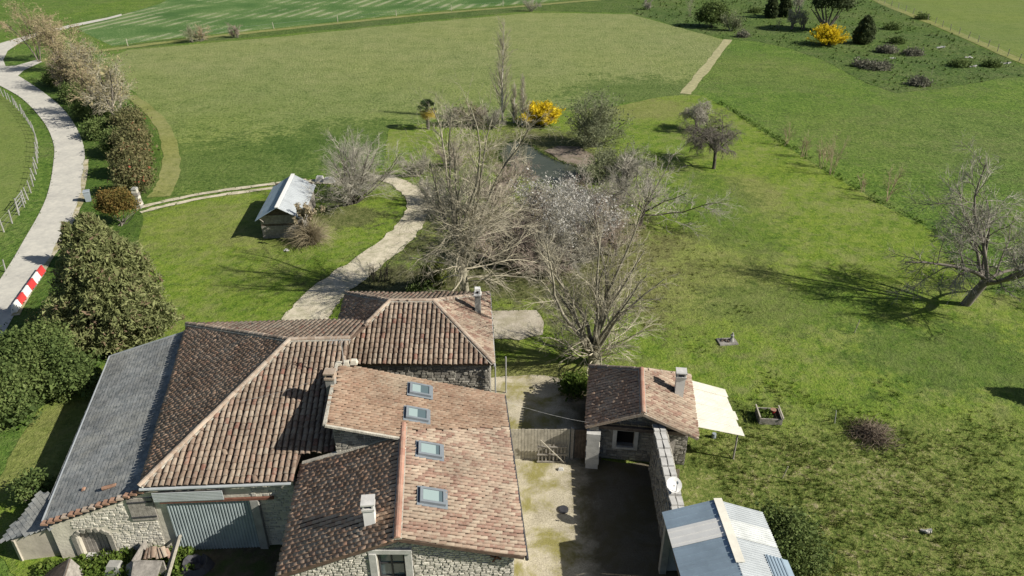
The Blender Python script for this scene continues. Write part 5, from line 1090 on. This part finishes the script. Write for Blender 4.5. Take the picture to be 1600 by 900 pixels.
# brush pile
bp = root('brush_pile', 'round heap of dead brown branches on the rough grass', 'brush pile', (0, 0, 0)); rng = np.random.default_rng(200)
n = 700; P = np.clip(rng.normal(0, .5, (n, 3)), -1.1, 1.1); P[:, 0] *= 1.0; P[:, 2] = .45 * np.exp(-(P[:, 0] ** 2 + P[:, 1] ** 2) * .8) * rng.uniform(.1, 1.3, n); D = rng.normal(0, 1, (n, 3)); D[:, 2] *= .25
pts, rd = grow(P, D, rng.uniform(.3, 1.0, n), np.full(n, .014), dict(seg=3, wander=.15), rng); pts[:, :, 2] = np.maximum(pts[:, :, 2], .02); v, f = tubes(pts, rd, 3); link('branch_heap', mkmesh('branch_heap', v, f, M['brush'], rnd=rng.uniform(0, 1, len(f))), bp, local=True, kind='stuff'); q = G(1362, 682); bp.location = (q.x, q.y, 0)

# ================================================================== SMALL THINGS
# red and white road barriers
for k in range(6):
    a_, b2 = G(68, 424), G(22, 490); t = (k + .5) / 6; c = a_.lerp(b2, t); dr = (b2 - a_); L_ = dr.length / 6; an = math.atan2(dr.y, dr.x)
    red = k % 2 == 0; o = root('road_barrier', ['red road barrier block furthest from the camera in the row of six', 'white road barrier block between the two furthest red ones', 'middle red road barrier block of the three red ones', 'white road barrier block in the middle between red ones', 'red road barrier block nearest the camera', 'white road barrier block at the near end of the row'][k], 'barrier', (c.x, c.y, 0), 'red and white barrier blocks beside the road'); o.rotation_euler = (0, 0, an)
    m_ = MB(); w_ = L_ * .94
    pr = [(-.20, 0), (.20, 0), (.17, .12), (.08, .40), (.06, .55), (-.06, .55), (-.08, .40), (-.17, .12)]
    m_.add([(-w_ / 2, y, z) for y, z in pr] + [(w_ / 2, y, z) for y, z in pr], [tuple(range(7, -1, -1)), tuple(range(8, 16))] + [(i, (i + 1) % 8, 8 + (i + 1) % 8, 8 + i) for i in range(8)]); m_.put('barrier_body', M['red'] if red else M['white'], o, local=True)
    m_ = MB(); 
    for sx_ in (-.22, .22): m_.box((sx_ * w_, 0, .03), (.2, .46, .06))
    m_.cyl((-w_ / 2 - .03, 0, .3), (w_ / 2 + .03, 0, .3), .04, n=6); m_.put('foot', M['frame'], o, local=True)
# bin
bn = root('wheelie_bin', 'grey wheeled bin standing at the driveway entrance', 'bin', (0, 0, 0)); m_ = MB(); m_.box((0, 0, .55), (.52, .6, .95), top=1.0); m_.v = [(x * (.8 if z < .3 else 1), y * (.8 if z < .3 else 1), z) for x, y, z in m_.v]; m_.put('bin_body', M['grey_plastic'], bn, local=True)
m_ = MB(); m_.box((0, -.02, 1.06), (.58, .68, .07), top=.9); m_.put('lid', M['grey_plastic'], bn, local=True)
for s_ in (-.24, .24): m_ = MB(); m_.cyl((s_ - .03, .28, .1), (s_ + .03, .28, .1), .1, n=10); m_.put('wheel', M['iron'], bn, local=True)
q = G(139, 315); bn.location = (q.x, q.y, 0); bn.rotation_euler = (0, 0, .4)
# stone gate pillar
gp = root('gate_pillar', 'rough pale stone gate pillar at the driveway entrance', 'pillar', (0, 0, 0)); rs = random.Random(3)
for k in range(6): m_ = MB(); m_.box((rs.uniform(-.04, .04), rs.uniform(-.04, .04), .16 + k * .3), (.62 - k * .03, .6 - k * .03, .29), Matrix.Rotation(rs.uniform(-.15, .15), 3, 'Z'), top=.93); m_.put('block', M['stone'] if k % 2 else M['darkmortar'], gp, local=True)
m_ = MB(); m_.box((0, 0, 1.92), (.5, .5, .16), top=.7); m_.put('cap', M['cement'], gp, local=True); q = G(218, 325); gp.location = (q.x, q.y, 0)
# stones by the shed
for k, (px, py, lb) in enumerate(((515, 285, 'left pale boulder behind the timber shed'), (500, 283, 'small pale boulder beside the shed roof'))):
    m_ = MB(); m_.box((0, 0, .25), (1.2 - k * .4, .8, .5), top=.7); o = m_.put('boulder', M['ashlar'], None, label=lb, category='boulder'); q = G(px, py); o.location = (q.x, q.y, 0)
# garden seat with figure like ornament
bd = root('bird_bath', 'small stone slab with upright ornament standing on the lawn', 'garden ornament', (0, 0, 0))
m_ = MB(); m_.box((0, 0, .06), (1.25, .8, .1), top=.96); m_.put('slab', M['darkmortar'], bd, local=True)
m_ = MB(); m_.cyl((.28, 0, .11), (.28, 0, .35), .18, .09, 8); m_.cyl((.28, 0, .35), (.28, 0, .55), .09, .13, 8); m_.cyl((.28, 0, .55), (.30, 0, .72), .08, .05, 8); m_.put('ornament', M['cement'], bd, local=True)
m_ = MB(); 
for i in range(5): m_.box((-.35 + i * .12, rs.uniform(-.15, .15), .16), (.16, .12, .1 + .05 * (i % 2)), Matrix.Rotation(i, 3, 'Z'), top=.7)
m_.put('stone_lump', M['wood_dark'], bd, local=True); q = G(1136, 535); bd.location = (q.x, q.y, 0); bd.rotation_euler = (0, 0, .1)
# planter
pl = root('planter', 'square wooden plank planter holding weeds and a terracotta pot on the lawn', 'planter', (0, 0, 0))
for (x_, y_, w_, d_) in ((0, -.48, 1.2, .05), (0, .48, 1.2, .05), (-.6, 0, .05, 1.0), (.6, 0, .05, 1.0)):
    for z_ in (.10, .31): m_ = MB(); m_.box((x_, y_, z_), (w_, d_, .20)); m_.put('plank', M['wood_grey'], pl, local=True)
for x_ in (-.62, .62): m_ = MB(); m_.box((x_, 0, .52), (.07, 1.15, .09)); m_.put('rail', M['wood_pale'], pl, local=True)
m_ = MB(); m_.box((0, 0, .15), (1.14, .92, .24)); m_.put('soil', M['earth'], pl, local=True)
rng = np.random.default_rng(5); v, f, r = leaves(np.stack([rng.uniform(-.5, .1, 50), rng.uniform(-.38, .38, 50), rng.uniform(.28, .42, 50)], 1), 14, .05, .07, rng, 'ivy'); link('weeds', mkmesh('weeds', v, f, M['ivy'], rnd=r), pl, local=True); q = G(1200, 655); pl.location = (q.x, q.y, 0); pl.rotation_euler = (0, 0, -.08)
pt = root('flower_pot', 'terracotta pot standing in the wooden planter', 'pot', (q.x + .28, q.y + .2, .27)); m_ = MB(); m_.cyl((0, 0, 0), (0, 0, .22), .09, .14, 10); m_.put('pot', M['red'], pt, local=True); m_ = MB(); m_.cyl((0, 0, .22), (0, 0, .26), .16, .16, 10); m_.put('rim', M['brick'], pt, local=True)
# stakes and scraps
for k, (px, py, dx, h_, mt, lb) in enumerate(((1335, 520, .12, 1.0, 'wood_pale', 'thin stake in the shadow of the big right tree'), (1304, 662, -.1, .9, 'wire', 'thin pale stake right of the wooden planter'), (1222, 748, .15, .8, 'wood_pale', 'short leaning stake on the rough grass'), (1455, 118 + 0, .0, 1.2, 'wood_pale', 'short post on the rough patch in the wild garden'))):
    m_ = MB(); m_.cyl((0, 0, 0), (dx, 0, h_), .025, n=6); o = m_.put('stake', M[mt], None, label=lb, category='stake'); q = G(px, py); o.location = (q.x, q.y, 0)
for k, (px, py, s_, lb) in enumerate(((1445, 832, .35, 'pale broken branch lying on the rough grass'), (1470, 75, 1.0, 'white rubble scrap near the far fence'), (1513, 91, .9, 'white scrap left of the fence corner'), (1570, 100, .9, 'white scrap nearest the right edge'), (1520, 105, .8, 'small white scrap in the weeds'), (1394, 92, .5, 'tiny white scrap between the bramble mounds'), (448, 393, .25, 'white fragment on the left lawn'))):
    rs = random.Random(k); m_ = MB()
    for i in range(4): m_.beam(Vector((rs.uniform(-s_, s_), rs.uniform(-.2, .2), .05)), Vector((rs.uniform(-s_, s_), rs.uniform(-.3, .3), .12 + s_ * .15)), .06 + .12 * s_, .05 + .1 * s_)
    o = m_.put('scrap', M['ashlar'] if k else M['birch'], None, label=lb, category='scrap' if k else 'branch'); q = G(px, py); o.location = (q.x, q.y, 0)
m_ = MB(); m_.box((0, 0, .1), (.35, .22, .2), top=.6); o = m_.put('stone_block', M['ashlar'], None, label='pale loose stone on the courtyard near the gate', category='stone'); q = G(876, 736); o.location = (q.x, q.y, 0)
m_ = MB(); m_.cyl((0, 0, 0), (0, 0, .05), .25, .25, 14); m_.cyl((0, 0, .05), (0, 0, .07), .2, .2, 14); o = m_.put('manhole_cover', M['iron'], None, label='dark round iron cover on the sunny courtyard gravel', category='cover'); q = G(880, 799); o.location = (q.x, q.y, .10)
m_ = MB(); m_.cyl((0, 0, 0), (0, 0, .3), .13, .11, 10); o = m_.put('bucket', M['grey_plastic'], None, label='grey bucket in the grass under the canopy corner', category='bucket'); q = G(1115, 684); o.location = (q.x, q.y, 0)
# bottom left yard clutter
kn = root('plank_box', 'rotting grey plank box full of clay tiles in the front yard', 'box', (0, 0, 0))
for i in range(4): m_ = MB(); m_.beam(Vector((-.75, -.5 + i * .0, .15 + i * .22)), Vector((.6, -.55, .18 + i * .22)), .06, .2); m_.put('plank', M['wood_grey'], kn, local=True)
for i in range(4): m_ = MB(); m_.beam(Vector((-.75, -.5, .15 + i * .22)), Vector((-.7, .6, .15 + i * .22)), .06, .2); m_.put('plank', M['wood_grey'], kn, local=True)
for i in range(3): m_ = MB(); m_.beam(Vector((.62 + i * .1, -.9, .2 + i * .1)), Vector((.6 + i * .1, 1.0, .9 + i * .1)), .1, .07); m_.put('plank', M['wood_pale'], kn, local=True)
q = G(250, 884); kn.location = (q.x, q.y, 0); KQ = q
for i in range(7): b_ = canal_tile((i + .5) / 7); o = b_.put('clay_tile', M['tile_rib'], None, label=['leftmost clay tile stacked in the rotting plank box', 'second clay tile from the left in the plank box', 'third clay tile from the left in the plank box', 'middle clay tile in the plank box', 'third clay tile from the right in the plank box', 'second clay tile from the right in the plank box', 'rightmost clay tile stacked in the plank box'][i], category='tile', group='clay tiles in the box'); o.location = (q.x - .45 + .15 * i, q.y + .1, .62 + .05 * (i % 3)); o.rotation_euler = (.5, .2, .15 * i); o.scale = (1.1,) * 3
m_ = MB(); m_.slab([V(-.7, -.5, .9), V(.55, -.6, .95), V(.5, -1.3, .6), V(-.6, -1.2, .55)], V(0, -.4, .9).normalized(), .05); o = m_.put('loose_board', M['wood_grey'], None, label='broken grey board resting on the front edge of the plank box', category='board'); o.location = (q.x, q.y, 0)
for k, (px, py, lb) in enumerate(((106, 897, 'dark broken plank crate poking up from the front yard weeds'),)):
    o = root('broken_crate', lb, 'crate', (0, 0, 0)); m_ = MB(); m_.slab([V(-.9, 0, .1), V(.3, .1, .9), V(.5, -.8, .8), V(-.9, -.8, .05)], V(-.5, 0, .85).normalized(), .06); m_.put('board', M['wood_dark'], o, local=True); m_ = MB(); m_.slab([V(.3, .1, .9), V(.7, .1, .1), V(.9, -.8, .1), V(.5, -.8, .8)], V(.85, 0, .4).normalized(), .06); m_.put('board', M['wood_grey'], o, local=True); q = G(px, py); o.location = (q.x, q.y, 0)
for k, (px, py, lb) in enumerate(((182, 893, 'left grey stone lump in the front yard'), (214, 892, 'right grey stone lump in the front yard'))): m_ = MB(); m_.box((0, 0, .25), (.8, .6, .5), Matrix.Rotation(k, 3, 'Z'), top=.6); o = m_.put('rock', M['cement'], None, label=lb, category='rock'); q = G(px, py); o.location = (q.x, q.y, 0)
hb = root('crumpled_tarp', 'crumpled pale blue tarp in the shade before the metal door', 'tarp', (0, 0, 0)); b = MB(); K = 18; rs = random.Random(2); vs = []
for ring, rr in enumerate((.25, .5, .75)):
    for i in range(K): t = 6.283 * i / K; vs.append((math.cos(t) * rr * rs.uniform(.9, 1.1), math.sin(t) * rr * .8, (.12, .45, .08)[ring] * rs.uniform(.6, 1.2)))
b.add(vs, [(r_ * K + i, r_ * K + (i + 1) % K, (r_ + 1) * K + (i + 1) % K, (r_ + 1) * K + i) for r_ in range(2) for i in range(K)] + [tuple(range(K - 1, -1, -1))]); b.put('tarp_fold', M['iron'], hb, local=True); q = G(308, 888); hb.location = (q.x, q.y, 0)
rng = np.random.default_rng(210); n = 700; C = []
while len(C) < n:
    px_, py_ = rng.uniform(60, 300), rng.uniform(845, 900)
    if py_ > 885 - (px_ - 60) * .14 + rng.uniform(0, 6) : C.append(G(px_, py_)[:2] + (rng.uniform(.02, .3),) if 0 else (G(px_, py_).x, G(px_, py_).y, rng.uniform(.03, .28)))
v, f, r = leaves(np.array(C), 16, .09, .085, rng, 'ivy'); link('yard_weed_cover', mkmesh('weeds', v, f, M['ivy'], rnd=r), None, kind='stuff')
# overhead cables
def cable(label, a, b_, sag, r=.012, name='overhead_cable'):
    pts = np.array([[list(a.lerp(b_, t) - V(0, 0, sag * 4 * t * (1 - t))) for t in np.linspace(0, 1, 13)]]); v, f = tubes(pts, np.full((1, 13), r), 4); link(name, mkmesh(name, v, f, M['wire']), None, label=label, category='cable')
cable('thin cable crossing the shaded barn roof to the farmhouse chimney', HW(7.7, 8.3, 6.9), V(-12.5, 26.5, 5.4), .15, .007)
cable('thin cable from the farmhouse eave to the small outbuilding', HW(-.1, 9.3, 4.1), CW(.2, .2, 2.7), .12, .005)
# fences
def fence(name, label, pix, h, step, mat, wires, group=None, tilt=.06, r=.05):
    C = smooth_poly([G(*p) for p in pix], False, 8); o = root(name, label, 'fence', C[0]); rs = random.Random(len(pix)); acc = 0; tops = []; out = [C[0]]
    for a_, b2 in zip(C, C[1:]):
        L = (b2 - a_).length
        while acc + step <= L: acc += step; out.append(a_.lerp(b2, acc / L))
        acc -= L
    m_ = MB(); m_.cyl((0, 0, 0), (0, 0, h), r, r * .85, 6); me = m_.mesh('post', M[mat])
    for p in out:
        tx, ty = rs.gauss(0, tilt), rs.gauss(0, tilt); link('post', me, o, Matrix.Translation(p) @ Matrix.Rotation(tx, 4, 'X') @ Matrix.Rotation(ty, 4, 'Y'))
        tops.append(p)
    for z_ in wires:
        pts = np.array([[[p.x, p.y, z_] for p in out]]); v, f = tubes(pts, np.full((1, len(out)), .008), 3); link('wire', mkmesh('wire', v, f, M['wire']), o)
fence('paddock_fence', 'wire fence on pale concrete posts curving along the left side of the road', [(-80, 100), (0, 148), (30, 174), (56, 215), (58, 262), (46, 308), (22, 346), (-30, 400)], 1.25, 1.9, 'cement', (.4, .8, 1.15), r=.07)
fence('field_fence', 'thin post fence along the far field track', [(200, 72), (310, 58), (430, 45), (650, 22), (860, 3)], 1.3, 14, 'wood_pale', (1.0,), r=.07)
fence('pasture_fence', 'post and wire fence climbing beside the pale track at top right', [(1372, 2), (1440, 28), (1480, 46), (1540, 72), (1595, 98), (1700, 140)], 1.3, 4.2, 'wood_grey', (.5, 1.1), r=.07)
fence('hurdle_fence', 'short lower wire fence by the bottom left road edge', [(-10, 436), (10, 424), (14, 420)], 1.0, 1.2, 'cement', (.6,), r=.06)
g_ = root('field_gate', 'small metal gate in the roadside wire fence', 'gate', G(36, 330)); q1_, q2_ = G(30, 332), G(40, 318)
for z_ in (.3, .6, .9, 1.2): m_ = MB(); m_.beam(q1_ + V(0, 0, z_), q2_ + V(0, 0, z_), .05, .05); m_.put('bar', M['wire'], g_)
for q_ in (q1_, q2_): m_ = MB(); m_.cyl(q_, q_ + V(0, 0, 1.35), .06, n=6); m_.put('gate_post', M['cement'], g_)

# ================================================================== grass tufts (nobody could count them)
def pip(X, Y, P):
    c = np.zeros(len(X), bool); xs = [p.x for p in P]; ys = [p.y for p in P]; j = len(P) - 1
    for i in range(len(P)):
        m_ = ((ys[i] > Y) != (ys[j] > Y)) & (X < (xs[j] - xs[i]) * (Y - ys[i]) / (ys[j] - ys[i] + 1e-12) + xs[i]); c ^= m_; j = i
    return c
BLD = [[HW(-.1, .3, 0), HW(8.8, .3, 0), HW(8.8, 9.7, 0), HW(-.1, 9.7, 0)], [a1, a2, a3, a4], [BL, SR, SE_, V(-8, 35.5, 0), V(-18, 35.2, 0), TL], [CW(0, .5, 0), CW(5.3, .5, 0), CW(5.3, 5, 0), CW(0, 5, 0)], [V(6.4, 14, 0), V(10.3, 14, 0), V(10.3, 28, 0), V(6.4, 28, 0)], [SW_(0, 0, 0), SW_(Wd_, 0, 0), SW_(Wd_, Ld_, 0), SW_(0, Ld_, 0)]]
HARD = [REG[k] for k in ('road', 'driveway', 'courtyard', 'terrace', 'pond', 'mud_bank', 'wt0', 'wt1')]
def tufts(name, n, xr, yr, mat, region, excl, h, w, seed, blades=6, power=1.0, fade=None, zone=None):
    rng = np.random.default_rng(seed); Y = yr[0] + (yr[1] - yr[0]) * rng.uniform(0, 1, n) ** power; half = Y * .74 + 9
    X = rng.uniform(-1, 1, n) * half; ok = (X > xr[0]) & (X < xr[1])
    if fade: ok &= rng.uniform(0, 1, n) < np.clip((fade - Y) / (fade * .5), 0, 1)
    if zone: ok &= np.hypot((X - zone[0]) / zone[2], (Y - zone[1]) / zone[3]) + .35 * (np.sin(X * .9) * np.cos(Y * .8)) < rng.uniform(.75, 1.15, n)
    if region: ok &= pip(X, Y, region)
    for e in excl: ok &= ~pip(X, Y, e)
    X, Y = X[ok], Y[ok]; k = len(X); sc = (1 + (Y - 25) / 90)
    cl = .6 + .8 * (np.sin(X * 1.3 + np.sin(Y * .9) * 2) * np.cos(Y * 1.1 + np.sin(X * .7)) * .5 + .5)
    cx = np.repeat(X, blades) + rng.normal(0, .04, k * blades); cy = np.repeat(Y, blades) + rng.normal(0, .04, k * blades); s = np.repeat(sc, blades); c2 = np.repeat(cl, blades)
    az = rng.uniform(0, 6.283, k * blades); hh = h * s ** .5 * c2 * rng.uniform(.5, 1.3, k * blades); ww = w * s * rng.uniform(.7, 1.3, k * blades); ln = hh * rng.uniform(.2, 1.1, k * blades)
    dx, dy = np.cos(az), np.sin(az); z0 = np.full(k * blades, .0)
    V_ = np.stack([np.stack([cx - dy * ww / 2, cy + dx * ww / 2, z0], 1), np.stack([cx + dy * ww / 2, cy - dx * ww / 2, z0], 1), np.stack([cx + dx * ln, cy + dy * ln, hh], 1)], 1).reshape(-1, 3)
    me = mkmesh(name, V_, np.arange(k * blades * 3).reshape(-1, 3), M[mat]); NTREE[0] += k * blades
    return link(name, me, None, kind='stuff')
lawn_x = HARD + BLD + [REG['roadside_verge']]
tufts('lawn_grass', 52000, (-80, 80), (20, 70), 'lawn_blade', REG['lawn'], lawn_x, .05, .035, 301, 5, 1.1, fade=70)
tufts('tussock_grass', 26000, (2, 60), (14, 40), 'lawn_blade', REG['lawn'], BLD + HARD, .15, .040, 302, 6, zone=(*_c(1310, 800), 13, 8.5))
tufts('tussock_clump', 5000, (2, 60), (14, 42), 'lawn_blade', REG['lawn'], BLD + HARD, .18, .05, 309, 9, zone=(*_c(1310, 800), 14, 9))
tufts('verge_grass', 12000, (-60, 0), (20, 90), 'verge_blade', REG['roadside_verge'], HARD + BLD, .12, .045, 303, 5, fade=90)
tufts('pasture_grass', 26000, (5, 100), (38, 74), 'lush_blade', None, [REG['lawn'], REG['meadow'], REG['wild_garden'], REG['mown_path'], REG['far_pasture']], .05, .04, 305, 5, .9, fade=74)
_ed = [G(*p) for p in [(1122, 162), (1170, 192), (1290, 268), (1375, 318), (1458, 362), (1500, 430)]]
_rg = np.random.default_rng(5); _q = []
for _a, _b in zip(_ed, _ed[1:]):
    for _k in range(int((_b - _a).length * 5)): _p = _a.lerp(_b, _rg.uniform()); _q.append((_p.x + .25 + _rg.normal(0, .25), _p.y + _rg.normal(0, .25), _rg.uniform(.03, .2)))
v, f, r = leaves(np.array(_q), 9, .12, .11, _rg, 'ivy', up=1.0); link('lawn_edge_growth', mkmesh('edge_growth', v, f, M['lush_blade'], rnd=r), None, kind='stuff')
_q = []
for _key, _d in (('driveway', 10), ('wt0', 2.5), ('wt1', 2.5), ('courtyard', 6), ('terrace', 8), ('pond', 34), ('road', 2.5)):
    _P = REG[_key]
    for _a, _b in zip(_P, _P[1:] + _P[:1]):
        if max(_a.y, _b.y) > 105 or _a.y < 20: continue
        for _k in range(int((_b - _a).length * _d)):
            _p = _a.lerp(_b, _rg.uniform()); _q.append((_p.x + _rg.normal(0, .13), _p.y + _rg.normal(0, .13), _rg.uniform(.0, .3 if _key == 'pond' else .07)))
_q = np.array(_q); _ok = np.ones(len(_q), bool)
for _e in BLD: _ok &= ~pip(_q[:, 0], _q[:, 1], _e)
v, f, r = leaves(_q[_ok], 4, .07, .06, _rg, 'ivy', up=1.0); link('edge_grass', mkmesh('edge_growth', v, f, M['verge_blade'], rnd=r), None, kind='stuff')
tufts('garden_grass', 5000, (20, 160), (95, 200), 'garden_blade', REG['wild_garden'], [], .22, .12, 306, 5)
tufts('grove_grass', 14000, (-20, 25), (38, 92), 'lawn_blade', REG['lawn'], HARD + BLD, .16, .05, 308, 6, zone=(*_c(840, 370), 13, 22))
print('FOLIAGE TRIS', NTREE[0])
